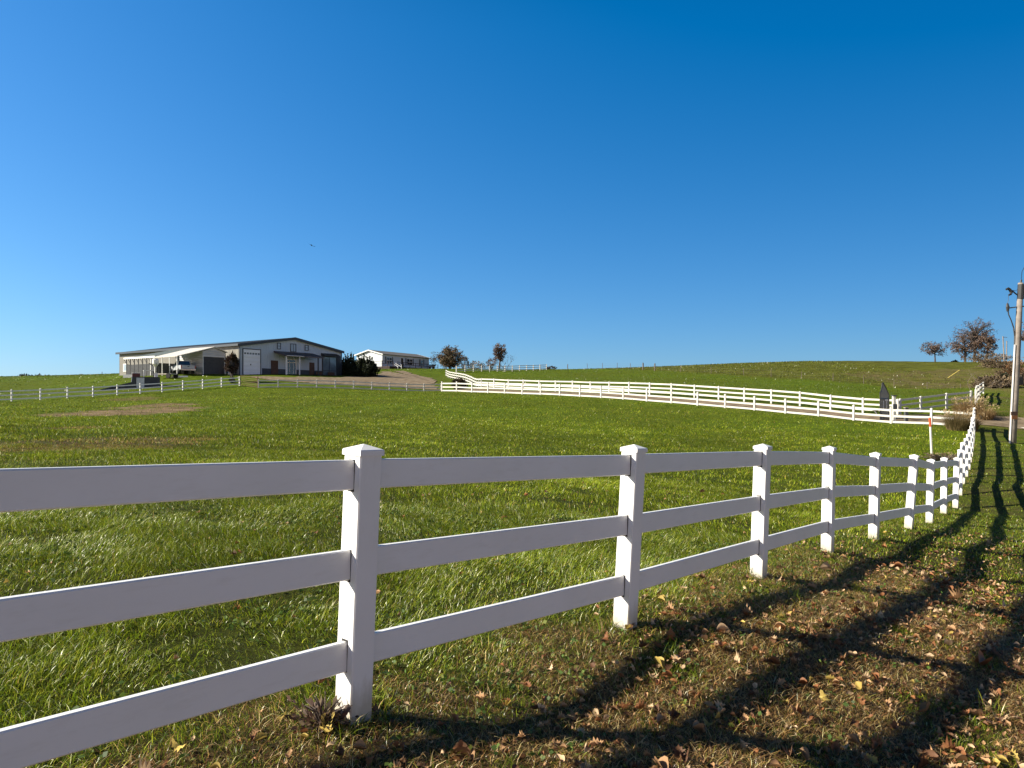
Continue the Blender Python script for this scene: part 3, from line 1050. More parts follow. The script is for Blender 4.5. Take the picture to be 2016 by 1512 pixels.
MB().b2(-.9, .9, -.2, -.055, .42, .6).build("bumper", M_CHROME, tk)
for s in (-1, 1):
    MB().b2(s * .83, s * .94, -.04, -.003, .68, 1.08).build("tail_light", M_RED, tk)
    for y in (1.1, 4.5):
        wmb = MB(); wmb.tube([(s * .7, y, .38), (s * .97, y, .38)], .38, 14)
        wmb.build("wheel", M_TYRE, tk)

# yard clutter left of the garage
pp = P(306, 737, 99)
hop = thing("feed_hopper", "white feed hopper on dark legs with a slanting chute beside the lean-to", "hopper", (pp.x, pp.y, T(pp.x, pp.y)))
h_ = MB(); h_.tube([(0, 0, 1.35), (0, 0, 1.75), (0, 0, 2.3), (0, 0, 2.45)], [.12, .4, .4, .25], 12); h_.build("hopper", M_WHITE, hop)
for sx, sy in ((-.3, -.3), (.3, -.3), (.3, .3), (-.3, .3)):
    MB().tube([(sx * 1.2, sy * 1.2, -.2), (sx, sy, 1.8)], .035, 5).build("leg", M_DARK, hop)
MB().tube([(-.15, 0, 1.5), (-.55, 0, 1.62), (-.9, .1, 1.85)], .07, 6).build("chute", M_DARK, hop)

pp = P(327, 739, 96)
ut = thing("utility_trailer", "low flat utility trailer with a black wheel parked before the stalls", "trailer", (pp.x, pp.y, T(pp.x, pp.y)), BRZ - 1.2)
MB().b2(-1.2, 1.2, -.6, .6, .5, .62).build("deck", M_CONC, ut)
MB().tube([(-1.2, 0, .5), (-2.0, 0, .45)], .05).build("tongue", M_DARK, ut)
for s in (-1, 1):
    MB().tube([(.9, s * .62, .33), (.9, s * .78, .33)], .33, 14).build("wheel", M_TYRE, ut)

pp = P(354, 741, 97)
slb = thing("concrete_barrier", "long low cream concrete parking beam lying before the pickup truck", "barrier", (pp.x, pp.y, T(pp.x, pp.y)), .25)
MB().extrude([(-1.0, -.15, -.05), (-1.0, -.08, .2), (-1.0, .08, .2), (-1.0, .15, -.05)], (2.0, 0, 0)).build("beam", M_WHITE, slb)
pp = P(259, 740, 105)
slb = thing("concrete_barrier", "cream concrete beam at the foot of the stalls near the barn's far end", "barrier", (pp.x, pp.y, T(pp.x, pp.y)), .1)
MB().extrude([(-1.1, -.15, -.05), (-1.1, -.1, .42), (-1.1, .1, .42), (-1.1, .15, -.05)], (2.2, 0, 0)).build("beam", M_WHITE, slb)

# dark loading ramp with a pale electrical cabinet
M_RAMP = mat("dark_ramp_wall", (.05, .06, .075), (.03, .035, .045), rough=.8, scale=1.2)
a, b = P(196, 772, 83), P(315, 760, 86)
za, zb = T(a.x, a.y), T(b.x, b.y)
dv = Vector((b.x - a.x, b.y - a.y, 0)); Ln = dv.length; dv.normalize()
rmp = thing("loading_ramp", "dark low loading ramp wall sloping down to the left behind the white fence", "ramp", (a.x, a.y, za), math.atan2(dv.y, dv.x))
hb = zb - za
MB().extrude([(0, 0, -.3), (Ln, 0, hb - .3), (Ln, 0, hb + 1.08), (Ln - 2.9, 0, hb + 1.08), (Ln - 2.95, 0, hb + .55), (.1, 0, .12)], (0, 2.0, 0)).build("ramp_wall", M_RAMP, rmp)
MB().b2(Ln - 2.9, Ln + .03, -.05, 2.05, hb + 1.083, hb + 1.16).build("ramp_kerb", M_DARK, rmp)
MB().b2(Ln - 2.45, Ln - 1.65, -.25, -.004, hb - .5, hb + 1.05).build("pier", mat("pale_blue_concrete", (.50, .54, .60), (.44, .48, .54), rough=.8), rmp)
bx = [(Ln - 2.45, .8, .5, 'dark red crate on the loading ramp beside the pale post', mat("dark_red_paint", (.10, .02, .02), rough=.6), "crate"),
      (Ln - 1.15, 1.1, .5, 'white-topped dark work table on the loading ramp', M_WHITE, "table"),
      (Ln - .35,   .35, .5, 'small white bin at the right end of the loading ramp', M_WHITE, "bin")]
rw_ = lambda x, y, z: Vector((a.x, a.y, za)) + dv * x + Vector((-dv.y, dv.x, 0)) * y + Vector((0, 0, z))
for i, (x, wd, dp, lab, m_, cat) in enumerate(bx):
    loc = rw_(x, 1.0, hb + 1.083)
    if cat == "table":
        loc = rw_(x, 1.0, hb + 1.16)
        t_ = thing("work_table", lab, cat, loc, math.atan2(dv.y, dv.x))
        MB().b2(-wd / 2, wd / 2, -.35, .35, .72, .80).build("table_top", m_, t_)
        for sx in (-1, 1):
            for sy in (-1, 1):
                MB().b2(sx * (wd / 2 - .1), sx * (wd / 2 - .02), sy * .25, sy * .33, 0, .72).build("leg", M_DARK if sx > 0 else M_WHITE, t_)
    else:
        loc = rw_(x, 1.0, hb + 1.16)
        t_ = thing(cat, lab, cat, loc, math.atan2(dv.y, dv.x))
        MB().b2(-wd / 2, wd / 2, -dp / 2, dp / 2, 0, .42).build("box", m_, t_)
        MB().b2(-wd / 2 - .03, wd / 2 + .03, -dp / 2 - .03, dp / 2 + .03, .422, .50).build("lid", M_WHITE, t_)

pq = bw(-.75, .9)
pt = thing("storage_tank", "pale white storage tank beside the dark roll-up door", "tank", (pq.x, pq.y, BZ - .1), BRZ)
t_ = MB(); t_.tube([(0, 0, 0), (0, 0, .9), (0, 0, 1.15), (0, 0, 1.25)], [.45, .45, .32, .12], 14); t_.build("tank", M_WHITE, pt, smooth=False)
MB().tube([(0, 0, 1.25), (0, 0, 1.33)], .1, 10).build("lid", M_DARK, pt)

# porch furniture seen as dark shapes by the storefront window
for i, (x, lab) in enumerate(((13.9, "dark wooden bench against the barn wall left of the big window"), (16.2, "dark wooden bench under the big barn window"))):
    q = bw(x, -.75)
    bn = thing("bench", lab, "bench", (q.x, q.y, BZ - .05), BRZ)
    MB().b2(-.7, .7, -.22, .22, .42, .48).build("seat", M_BROWN, bn)
    MB().b2(-.7, .7, .2, .25, .55, .95).build("backrest", M_BROWN, bn)
    for s in (-1, 1):
        MB().b2(s * .62, s * .54, -.2, .24, -.1, .42).build("leg", M_DARK, bn)

# ------------------------------------------------------------------ manufactured house
HXo, HYo, HZ = -27.3, 155.0, 6.75
HRZ = math.atan2(.877, .48)
house = thing("manufactured_house", "single-storey white manufactured house with grey roof, shutters and a long deck", "house", (HXo, HYo, HZ), HRZ)
M_SIDING = mat("white_siding", (.58, .61, .63), (.54, .57, .59), rough=.6, scale=.8, ribs=('z', .18, .012))
M_SHING = mat("grey_shingles", (.12, .115, .11), (.08, .078, .075), rough=.9, scale=5)
M_DECK = mat("dark_deck_wood", (.06, .035, .028), (.035, .02, .018), rough=.8, scale=4)
HL, HW = 17.0, 7.0
MB().extrude([(0, 0, .6), (0, 0, 3.15), (0, HW / 2, 4.05), (0, HW, 3.15), (0, HW, .6)], (HL, 0, 0)).build("wall", M_SIDING, house)
MB().b2(.03, HL - .03, .03, HW - .03, -1.2, .6).build("skirting", M_DECK, house)
rf = MB()
for s in (0, 1):
    y0 = -.35 if s == 0 else HW + .35
    rf.extrude([(-.3, y0, 3.08), (-.3, HW / 2, 4.07), (-.3, HW / 2, 4.2), (-.3, y0, 3.2)], (HL + .6, 0, 0))
rf.build("roof", M_SHING, house)
fs_ = MB()
for s in (0, 1):
    y0 = -.38 if s == 0 else HW + .38
    for x in (-.36, HL + .302):
        fs_.extrude([(x, y0, 2.98), (x, HW / 2, 3.98), (x, HW / 2, 4.22), (x, y0, 3.2)], (.058, 0, 0))
fs_.build("fascia", M_WHITE, house)
for x0, x1, n in ((.95, 3.6, 2), (8.0, 11.0, 2), (13.2, 15.0, 1)):
    o = win(house, x0 + .42, x1 - .42, 1.25, 2.65, y=-.003, mull=True, split=(n == 2), fr=M_WHITE, pane=M_GLASS, t=.08)
    for xs in (x0, x1 - .36):
        MB().b2(xs, xs + .36, -.06, -.003, 1.2, 2.7).build("shutter", M_TRIM, o)
d = MB().frame(6.3, 7.25, .7, 2.75, -.07, -.003, .08).build("door", M_WHITE, house)
MB().b2(6.38, 7.17, -.04, -.0035, .78, 2.67).build("pane", M_GLASS, d)
MB().b2(-.6, HL + .2, -2.4, -.05, .3, .55).build("deck_floor", M_DECK, house)
MB().b2(-.55, HL + .15, -2.3, -.2, -1.2, .298).build("deck_skirt", M_DECK, house)
dr = MB()
for z in (1.0, 1.5): dr.b2(1.9, HL + .2, -2.42, -2.36, z, z + .09)
for z in (1.0, 1.5): dr.b2(-3.2, .6, -2.42, -2.36, z, z + .09)
for z in (.7, 1.05, 1.45): dr.b2(-3.2, -3.14, -2.3, 2.0, z, z + .08)
for k in range(8): x = 2.0 + k * 2.14; dr.b2(x, x + .1, -2.5, -2.425, .2, 1.62)
for x in (-3.2, -1.4, .5): dr.b2(x, x + .1, -2.5, -2.425, -.8, 1.62)
dr.build("deck_railing", M_DECK, house)
st_ = MB()
for k in range(4): st_.b2(.7, 1.8, -2.7 - k * .28, -2.42 - k * .28, -.5, .42 - k * .18)
st_.build("deck_steps", M_DECK, house)
hr = MB()
for x in (.65, 1.85):
    hr.tube([(x, -2.4, 1.5), (x, -3.6, .85)], .05, 5); hr.tube([(x, -2.4, 1.1), (x, -3.6, .45)], .04, 5); hr.tube([(x, -3.6, -.5), (x, -3.6, .9)], .05, 5)
hr.build("stair_rail", M_WHITE, house)

pp = P(849, 727, 172)
cg = thing("cargo_trailer", "small white trailer with a dark roof just right of the house", "trailer", (pp.x, pp.y, T(pp.x, pp.y)), .25)
MB().b2(-.8, .8, -.6, .6, .45, .85).build("body", M_WHITE, cg)
MB().b2(-.95, .95, -.7, .7, .852, 1.05).build("roof", M_DARK, cg)
for s in (-1, 1): MB().tube([(s * .4, -.72, .3), (s * .4, -.61, .3)], .3, 12).build("wheel", M_TYRE, cg)

# ------------------------------------------------------------------ vegetation builders
rng = np.random.default_rng(7)
M_BLADE = mat_attr("grass_blade", rough=.32, spec=.36, transl=.28)
M_BLADE_FAR = mat_attr("grass_blade_matt", rough=.6, spec=.12, transl=.30)
M_LEAFY = mat_attr("leaf_pigment", rough=.6, spec=.25, transl=.25)
M_BARK = mat("dark_bark", (.075, .06, .05), (.04, .032, .027), rough=.95, scale=6)
M_TWIG = mat("pale_twig", (.17, .135, .10), (.11, .085, .065), rough=.9, scale=6)


def quads(name, C, size, pal, m, parent=None, seed=0, flat=0.0, aspect=1.6):
    """many small pointed leaves: rhombic quads of random facing"""
    g = np.random.default_rng(seed)
    n = len(C)
    a = g.normal(size=(n, 3)); a[:, 2] *= (1 - flat)
    a /= np.linalg.norm(a, axis=1)[:, None]
    b = g.normal(size=(n, 3))
    b -= a * (a * b).sum(1)[:, None]
    b /= np.linalg.norm(b, axis=1)[:, None]
    s = (np.asarray(size) * g.uniform(.6, 1.35, n))[:, None]
    V = np.stack([C - a * s * aspect * .5, C + b * s * .5, C + a * s * aspect * .5, C - b * s * .5], 1).reshape(-1, 3)
    q = np.arange(4 * n).reshape(n, 4)
    pal = np.array(pal)
    c = pal[g.integers(0, len(pal), n)] * g.uniform(.7, 1.3, (n, 1))
    me = np_mesh(name, V, [q], np.repeat(c, 4, 0))
    return link(name, me, m, parent)


def grow(mb, tips, p, d, L, r, depth, rn, spread, upb, n=5):
    segs = 3
    pts, rr = [p], [r]
    q, dd = p.copy(), d.copy()
    for i in range(segs):
        dd = (dd + Vector((rn.uniform(-1, 1), rn.uniform(-1, 1), rn.uniform(-.5, 1))) * .14).normalized()
        q = q + dd * L / segs
        pts.append(q.copy()); rr.append(r * (1 - .35 * (i + 1) / segs))
    mb.tube(pts, rr, n if depth > 2 else 4 if depth > 0 else 3)
    if depth <= 2:
        tips += [pts[-1], pts[-2]] if depth == 0 else [pts[-1]]
    if depth == 0:
        return
    kids = 3 if rn.random() < .55 else 2
    a0 = rn.uniform(0, 6.28)
    u = dd.orthogonal().normalized(); w = dd.cross(u)
    for k in range(kids):
        ang = spread * rn.uniform(.6, 1.25)
        az = a0 + k * 6.28 / kids + rn.uniform(-.5, .5)
        nd = (dd * math.cos(ang) + (u * math.cos(az) + w * math.sin(az)) * math.sin(ang) + Vector((0, 0, upb))).normalized()
        grow(mb, tips, q, nd, L * rn.uniform(.66, .88), rr[-1] * .78, depth - 1, rn, spread, upb, n)


def tree(name, label, x, y, H, pal, seed, trunk=.28, spread=.62, up=.05, depth=5, leaf=.3, per=9, blob=.5, width=1.0, group=None, trunk_len=.26, m_bark=None, lean=(0, 0), cat="tree", zoff=0.0, r=None):
    rn = random.Random(seed)
    root = thing(name, label, cat, (x, y, T(x, y) + zoff), 0, group)
    mb, tips = MB(), []
    grow(mb, tips, Vector((0, 0, -.3)), Vector((lean[0], lean[1], 1)).normalized(), trunk_len, r or trunk / H, depth, rn, spread, up)
    V = np.array(mb.v)
    hi = V[:, 2].max()
    body = np.array([tuple(t) for t in tips])
    k = H / hi
    S = np.array([k * width, k * width, k])
    # trunk thickness keeps its size because radii scale with the same factor
    mb.v = [tuple(v) for v in V * S]
    mb.build("trunk", m_bark or M_BARK, root)
    g = np.random.default_rng(seed)
    if per:
        C = np.repeat(body * S, per, 0) + g.normal(size=(len(body) * per, 3)) * blob
        quads("crown", C, leaf, pal, M_LEAFY, root, seed)
    return root


OAK_RUST = [(.15, .095, .07), (.115, .08, .065), (.20, .125, .085), (.08, .06, .05), (.17, .135, .105)]
OAK_OLIVE = [(.13, .12, .065), (.17, .11, .06), (.09, .085, .055), (.20, .11, .055), (.08, .07, .05)]
GREYLEAF = [(.07, .06, .05), (.09, .075, .055), (.05, .045, .04)]


def at(px, py, Y):
    p = P(px, py, Y)
    return p.x, p.y


def oak(label, x, y, hc, rx, rz, seed, r, nl=46, leaf=.17, per=7, fill=1.0, pal=None, name="oak_tree", fork=.3, group="oaks on the hill crest"):
    rn = random.Random(seed); g = np.random.default_rng(seed)
    root = thing(name, label, "tree", (x, y, T(x, y)), 0, group)
    mb = MB()
    top = hc - rz * .1
    bend = [Vector((0, 0, -.4)), Vector((rn.uniform(-.1, .1), 0, top * .35)), Vector((rn.uniform(-.25, .25), rn.uniform(-.2, .2), top * .7)), Vector((rn.uniform(-.4, .4), 0, top + rz * .5))]
    mb.tube(bend, [r * 1.25, r, r * .72, r * .2], 8)
    leaves = []
    for k in range(nl):
        d = Vector((rn.gauss(0, 1), rn.gauss(0, 1), rn.gauss(.1, 1))).normalized()
        f = rn.uniform(.55, 1.0) ** .6 * rn.uniform(.85, 1.08)
        e = Vector((d.x * rx * f, d.y * rx * .85 * f, hc + d.z * rz * f))
        t0 = min(max(fork + .55 * (e.z - (hc - rz)) / (2 * rz) * rn.uniform(.6, 1.1), fork * .8), .95)
        st = bend[1].lerp(bend[3], t0)
        m1 = st.lerp(e, .4) + Vector((0, 0, rz * .10)) + Vector((rn.gauss(0, .25), rn.gauss(0, .25), rn.gauss(0, .2)))
        m2 = st.lerp(e, .75) + Vector((rn.gauss(0, .25), rn.gauss(0, .25), rn.gauss(.1, .2)))
        rr_ = r * rn.uniform(.22, .42)
        pts = [st, m1, m2, e]
        mb.tube(pts, [rr_, rr_ * .62, rr_ * .36, .012], 5)
        for q in range(7):
            tt = rn.uniform(.35, 1)
            i = min(int(tt * 3), 2)
            p_ = pts[i].lerp(pts[i + 1], tt * 3 - i)
            tip = p_ + Vector((rn.gauss(0, .5), rn.gauss(0, .5), rn.gauss(.15, .4))) * (.35 + .12 * rx)
            mb.tube([p_, p_.lerp(tip, .5) + Vector((0, 0, .06)), tip], [rr_ * .22, rr_ * .14, .008], 3)
            for _ in range(per):
                if rn.random() < fill:
                    b_ = p_.lerp(tip, rn.uniform(.35, 1.1))
                    leaves.append((b_.x + rn.gauss(0, .16), b_.y + rn.gauss(0, .16), b_.z + rn.gauss(0, .13)))
    mb.build("trunk", M_BARK, root)
    quads("crown", np.array(leaves), leaf, pal or OAK_RUST, M_LEAFY, root, seed)
    return root


# right-hand crest oaks
x, y = at(1841, 719, 178); oak("small spreading rusty oak, leftmost of the oaks on the hill crest", x, y, 3.8, 4.1, 2.0, 11, .17, nl=40, per=6)
x, y = at(1900, 719, 182); oak("leafy brown oak with low left limbs beside the tallest oak", x, y, 4.9, 4.3, 3.3, 12, .28, nl=56, per=9)
x, y = at(1919, 719, 186); oak("tallest sparse oak with fine upper branches on the hill crest", x, y, 8.1, 5.5, 4.5, 13, .32, nl=90, per=4, leaf=.15)
x, y = at(1942, 718, 180); oak("dense brown oak, rightmost of the clump on the hill crest", x, y, 4.7, 2.9, 3.5, 24, .30, nl=50, per=10)
x, y = at(2034, 716, 150); oak("rust brown oak half hidden behind the near utility pole", x, y, 5.4, 2.9, 3.1, 15, .25, nl=40, per=9)
# centre trees
x, y = at(998, 731, 168); tree("bare_tree", "bare twiggy sapling right of the tall thin tree on the crest", x, y, 3.4, GREYLEAF, 25, spread=.55, up=.1, depth=4, leaf=.1, per=1, blob=.2, width=1.2, r=.02)
x, y = at(853, 729, 185); tree("bare_tree", "thin bare sapling between the house and the round oak", x, y, 4.2, GREYLEAF, 26, spread=.4, up=.2, depth=4, leaf=.16, per=2, blob=.2, width=.7, r=.014)


def shrub(name, label, x, y, w, h, pal, n, leaf, seed, d=None, zoff=0.0, stems=10, lump=.25, cat="shrub", m_st=None, base=0.0, point=0.0, group=None):
    g = np.random.default_rng(seed)
    root = thing(name, label, cat, (x, y, T(x, y) + zoff), 0, group)
    d = d or w
    U = g.normal(size=(n, 3)); U /= np.linalg.norm(U, axis=1)[:, None]
    rad_ = g.uniform(.25, 1, n) ** .45
    az = np.arctan2(U[:, 1], U[:, 0])
    lm = 1 + lump * (vnoise(az * 1.6 + 9, U[:, 2] * 2.2 + seed, seed) - .5) * 2 + lump * .6 * (vnoise(az * 4, U[:, 2] * 5, seed + 3) - .5) * 2
    C = U * (rad_ * lm)[:, None]
    zz = (C[:, 2] + 1) / 2
    sh = 1 - point * np.clip(zz, 0, 1)
    C = np.stack([C[:, 0] * w / 2 * sh, C[:, 1] * d / 2 * sh, base + zz * (h - base)], 1)
    mb = MB()
    for k in range(stems):
        q = C[g.integers(0, n)]
        mb.tube([(q[0] * .12, q[1] * .12, -.15), (q[0] * .5, q[1] * .5, q[2] * .55), tuple(q)], [.03 + .008 * h, .025, .008], 4)
    mb.build("stem", m_st or M_BARK, root)
    quads("foliage", C, leaf, pal, M_LEAFY, root, seed)
    return root


x, y = at(886, 735, 166); oak("round broad oak with mottled olive and orange leaves right of the house", x, y, 2.5, 3.9, 2.8, 21, .24, nl=110, per=8, leaf=.17, pal=OAK_OLIVE, name="round_tree", fork=.08, group=None)
x, y = at(912, 734, 164); shrub("small_tree", "small dark leafy tree tight against the right side of the round oak", x, y, 2.6, 3.1, OAK_OLIVE, 600, .18, 27, stems=12, lump=.4, cat="tree", base=.2)
x, y = at(937, 732, 185); shrub("small_tree", "low mottled tree between the round oak and the tall thin tree", x, y, 5.0, 3.0, OAK_OLIVE, 700, .2, 22, stems=18, lump=.5, cat="tree", base=.3)
x, y = at(983, 731, 163); oak("tall thin tree with sparse reddish leaves behind the crest fence", x, y, 3.9, 1.7, 2.1, 23, .17, nl=40, per=8, leaf=.16, name="tall_tree", fork=.2, group=None)
x, y = at(968, 731, 164); shrub("small_tree", "low reddish sapling just left of the tall thin tree's trunk", x, y, 2.4, 2.6, OAK_RUST, 420, .17, 28, stems=14, lump=.5, cat="tree", base=.4)
CEDAR = [(.018, .028, .012), (.026, .036, .014), (.012, .018, .009), (.035, .042, .016)]


def cedar(label, x, y, w, h, seed, n=120):
    g = np.random.default_rng(seed)
    root = thing("cedar_bush", label, "shrub", (x, y, T(x, y)), 0, "dark cedar bushes beside the barn")
    mb = MB(); pts = []
    for k in range(n):
        a = g.uniform(0, 6.283); rr = math.sqrt(g.uniform(0, 1))
        bx_, by_ = math.cos(a) * rr * w * .38, math.sin(a) * rr * w * .38
        hh = h * (1 - .62 * rr ** 1.3) * g.uniform(.62, 1.12)
        tipx, tipy = bx_ * 1.6, by_ * 1.6
        mb.tube([(bx_ * .3, by_ * .3, -.1), (bx_, by_, hh * .45), (tipx, tipy, hh)], [.03, .025, .008], 3)
        m_ = 46
        t = g.uniform(.0, 1, m_) ** .8
        px_ = bx_ + (tipx - bx_) * t; py_ = by_ + (tipy - by_) * t; pz_ = hh * t
        wd = .22 * (1 - t * .95)
        pts.append(np.stack([px_ + g.normal(size=m_) * wd, py_ + g.normal(size=m_) * wd, pz_ + g.normal(size=m_) * .06], 1))
    mb.build("stem", M_BARK, root)
    C = np.concatenate(pts); C[:, 2] = np.maximum(C[:, 2], .02)
    quads("foliage", C, .19, CEDAR, M_LEAFY, root, seed, aspect=2.0)
    return root


x, y = at(688, 739, 121); cedar("dark cedar bush close to the barn's right corner, the left of two", x, y, 3.1, 3.85, 31)
x, y = at(719, 738, 117); cedar("spiky dark cedar bush nearer the house, the right of two", x, y, 4.0, 3.6, 32, 150)
x, y = at(457, 756, 92.5); shrub("small_tree", "small dark reddish tree standing by the pipe gate in front of the garage", x, y, 1.9, 3.6, [(.06, .035, .03), (.045, .03, .025), (.08, .05, .035), (.035, .03, .02)], 2600, .13, 33, base=.9, stems=14, cat="tree", point=.25)
x, y = at(457, 757, 91); shrub("shrub", "tiny dark shrub at the foot of the small reddish tree", x, y, .8, .6, [(.03, .045, .015), (.05, .04, .02)], 260, .1, 34, stems=4)
x, y = at(905, 758, 86.5); shrub("shrub", "dark round shrub in front of the curving white fence by the driveway", x, y, 1.9, 1.35, [(.035, .03, .02), (.05, .035, .02), (.03, .035, .015), (.07, .045, .025)], 2200, .1, 35, stems=16)
x, y = at(1880, 719, 178); shrub("shrub", "tiny dark bush on the crest between the small oak and the clump", x, y, 1.6, 1.2, [(.02, .025, .015), (.03, .04, .02)], 500, .2, 36, stems=4)
x, y = at(1085, 728, 172); shrub("shrub", "low grey bush on the crest right of the crest fence end", x, y, 2.4, .9, GREYLEAF, 260, .2, 37, stems=12)
# brushy bank at the right edge
BR = [(.17, .125, .075), (.23, .17, .10), (.12, .085, .05), (.09, .07, .045)]
for i, (px, py, Y, w_, h_, lab, pal_, st) in enumerate((
        (1950, 752, 102, 5.0, 1.7, "brown twiggy thicket beyond the hill fence left of the dark green bush", BR, 90),
        (1972, 735, 128, 6.0, 1.3, "grey brown thicket under the two far poles", BR, 90),
        (1960, 768, 84, 4.0, 1.3, "low brown brush at the foot of the bank left of the dark green bush", BR, 90),
        (1945, 730, 150, 8.0, 1.6, "low brown brush along the crest below the rightmost oak", BR, 60),
        (1998, 744, 112, 5.5, 1.7, "tangled brown brush on the bank right of the far poles", BR, 90),
        (2014, 748, 100, 4.2, 3.4, "orange brown leafy thicket behind the near utility pole", [(.18, .10, .045), (.14, .075, .035), (.10, .055, .03)], 60))):
    x, y = at(px, py, Y); shrub("thicket", lab, x, y, w_, h_, pal_, 1700, .17, 40 + i, stems=st, lump=.5, m_st=M_TWIG)
x, y = at(1979, 772, 86); shrub("shrub", "dark green bush on the bank just left of the utility pole", x, y, 1.5, 1.6, [(.025, .035, .014), (.035, .045, .02), (.02, .022, .012)], 1500, .12, 44)
x, y = at(1911, 778, 72); tree("bare_tree", "bare spreading sapling behind the tan ornamental grass", x, y, 2.8, BR, 45, spread=.7, up=.05, depth=4, leaf=.06, per=1, blob=.1, width=1.5, r=.014, m_bark=M_TWIG, trunk_len=.22)
x, y = at(1862, 884, 29); shrub("weed_clump", "low dead brown weed clump inside the field near the right fence", x, y, 1.7, .34, [(.16, .11, .055), (.10, .07, .04), (.20, .15, .07), (.10, .12, .03)], 380, .045, 46, stems=110, m_st=M_TWIG, cat="weeds")

# far tree line on the left horizon
for i, (px, py, Y, w_, h_, lab) in enumerate(((3, 748, 420, 7, 2.0, "dark tree cut by the left edge on the far horizon"), (17, 749, 430, 12, 1.6, "low wide tree, second from the left on the horizon"), (50, 747, 420, 13, 3.2, "tall rounded tree left of centre in the far horizon group"), (74, 746, 420, 17, 3.2, "widest dark tree at the right end of the far horizon group"), (103, 744, 430, 6, 1.0, "tiny far tree standing alone right of the horizon group"))):
    p = P(px, py + 2, Y)
    o = shrub("distant_tree", lab, p.x, p.y, w_, h_ + 6, [(.04, .05, .04), (.03, .035, .03), (.05, .06, .045)], 900, .9, 50 + i, stems=6, zoff=p.z - T(p.x, p.y) - 6, cat="tree", group="trees on the far left horizon")

# ------------------------------------------------------------------ poles, gate furniture, markers
M_POLE = mat("weathered_pole", (.27, .235, .205), (.17, .145, .125), rough=.9, scale=3, bump=.01)
M_ALU = mat("pale_conduit", (.70, .69, .66), rough=.5)
b0, t0 = P(1993, 874, 40), P(2009.5, 557, 40)
pole = thing("utility_pole", "near weathered wooden utility pole with white conduit and hanging cable at the right edge", "utility pole", b0)
ax = (t0 - b0)
on = lambda f, dx=0, dy=0: b0 + ax * f + Vector((dx, dy, 0))
MB().tube([on(-.05), on(.3), on(.7), on(1)], [.19, .18, .155, .13], 14).build("pole", M_POLE, pole, world=True, smooth=True)
MB().tube([on(-.02, -.2, -.1), on(.3, -.2, -.09), on(.615, -.19, -.08)], .042, 8).build("conduit", M_ALU, pole, world=True)
pc = lambda px, py, dy=0: P(px, py, 40) + Vector((0, dy, 0))
MB().tube([pc(1997.5, 678), pc(1997.8, 662), pc(1995.5, 645), pc(1990.5, 630), pc(1986, 620), pc(1984, 610), pc(1984.2, 598)], [.045, .04, .035, .03, .03, .035, .05], 6).build("cable", M_DARK, pole, world=True)
MB().tube([pc(1983, 597), pc(1984, 604), pc(1984, 613)], [.04, .09, .06], 8).build("cable_terminal", M_DARK, pole, world=True)
MB().tube([pc(1986, 606.5), pc(2004, 604), pc(2016, 603)], .035, 6).build("bracket_arm", M_GREY, pole, world=True)
MB().tube([pc(1993, 572), pc(1998, 577), pc(2005, 582)], .04, 6).build("bracket_arm", M_DARK, pole, world=True)
MB().tube([pc(1981, 570), pc(1985, 567.5), pc(1990, 571)], .06, 6).tube([pc(1987, 569), pc(1990.5, 574), pc(1991, 578)], .075, 8).tube([pc(1986, 581), pc(1991, 579)], .05, 6).build("fuse_cutout", M_DARK, pole, world=True)
MB().tube([pc(1985.5, 580), pc(1985.3, 590), pc(1983.5, 597)], .012, 4).tube([pc(1989, 571), pc(2000, 572.5), pc(2004, 569), pc(2009, 566)], .012, 4).build("jumper_wire", M_DARK, pole, world=True)
MB().tube([on(.90, .02, -.02), on(.99, .02, -.02)], .165, 12).build("metal_band", M_DARK, pole, world=True)
MB().tube([pc(2010, 556), pc(2010.5, 551)], .05, 8).build("insulator", M_GREY, pole, world=True)
MB().tube([P(2010.5, 552, 40), P(2012, 535, 34), P(2030, 500, 26)], .012, 4).build("overhead_wire", M_DARK, pole, world=True)
sg = P(1997, 814, 39.8)
s_ = MB().box((sg.x, sg.y, sg.z), (.36, .04, .20)).build("sign_plate", M_BROWN, pole, world=True)
MB().box((sg.x + .01, sg.y, sg.z - .21), (.30, .04, .20)).build("sign_plate", mat("orange_brown_plate", (.25, .10, .03), (.16, .06, .02), rough=.7), pole, world=True)
mt = pc(2008.5, 750)
MB().box((mt.x, mt.y, mt.z), (.22, .2, .42)).build("meter_box", M_DARK, pole, world=True)

for i, (px0, py0, px1, py1, Y, lab) in enumerate(((1979, 737, 1974.5, 662, 130, "taller thin far pole with a crossarm on the bank, left of the pair"), (1981.5, 730, 1982, 671, 150, "shorter thin far pole on the bank, right of the pair"))):
    q0, q1 = P(px0, py0, Y), P(px1, py1, Y)
    o = thing("utility_pole", lab, "utility pole", q0)
    MB().tube([q0 - Vector((0, 0, 1)), q1], [.13, .09], 6).build("pole", M_POLE, o, world=True)
    MB().tube([q1 - Vector((.0, 0, .15)), q1 + Vector((.75 - i * .6, 0, -.2))], .04, 4).build("crossarm", M_WOODPOST, o, world=True)
for i, (px, py0, py1, Y, arm) in enumerate(((110, 744, 737.5, 260, 0), (161, 744, 736, 240, 1), (201, 743, 732, 215, 0), (868 + 249.5, 728, 717, 172, 0))):
    q0, q1 = P(px, py0 + 2, Y), P(px, py1, Y)
    o = thing("utility_pole", ["tiny leftmost pole on the left skyline", "tiny skyline pole with a crossarm left of the barn", "thin skyline pole nearest the barn's far end", "single thin pole on the crest right of the crest fence"][i], "utility pole", q0)
    MB().tube([q0 - Vector((0, 0, 1.5)), q1], .09, 5).build("pole", M_WOODPOST, o, world=True)
    if arm: MB().tube([q1 + Vector((-.8, 0, -.1)), q1 + Vector((.3, 0, -.1))], .06, 4).build("crossarm", M_WOODPOST, o, world=True)

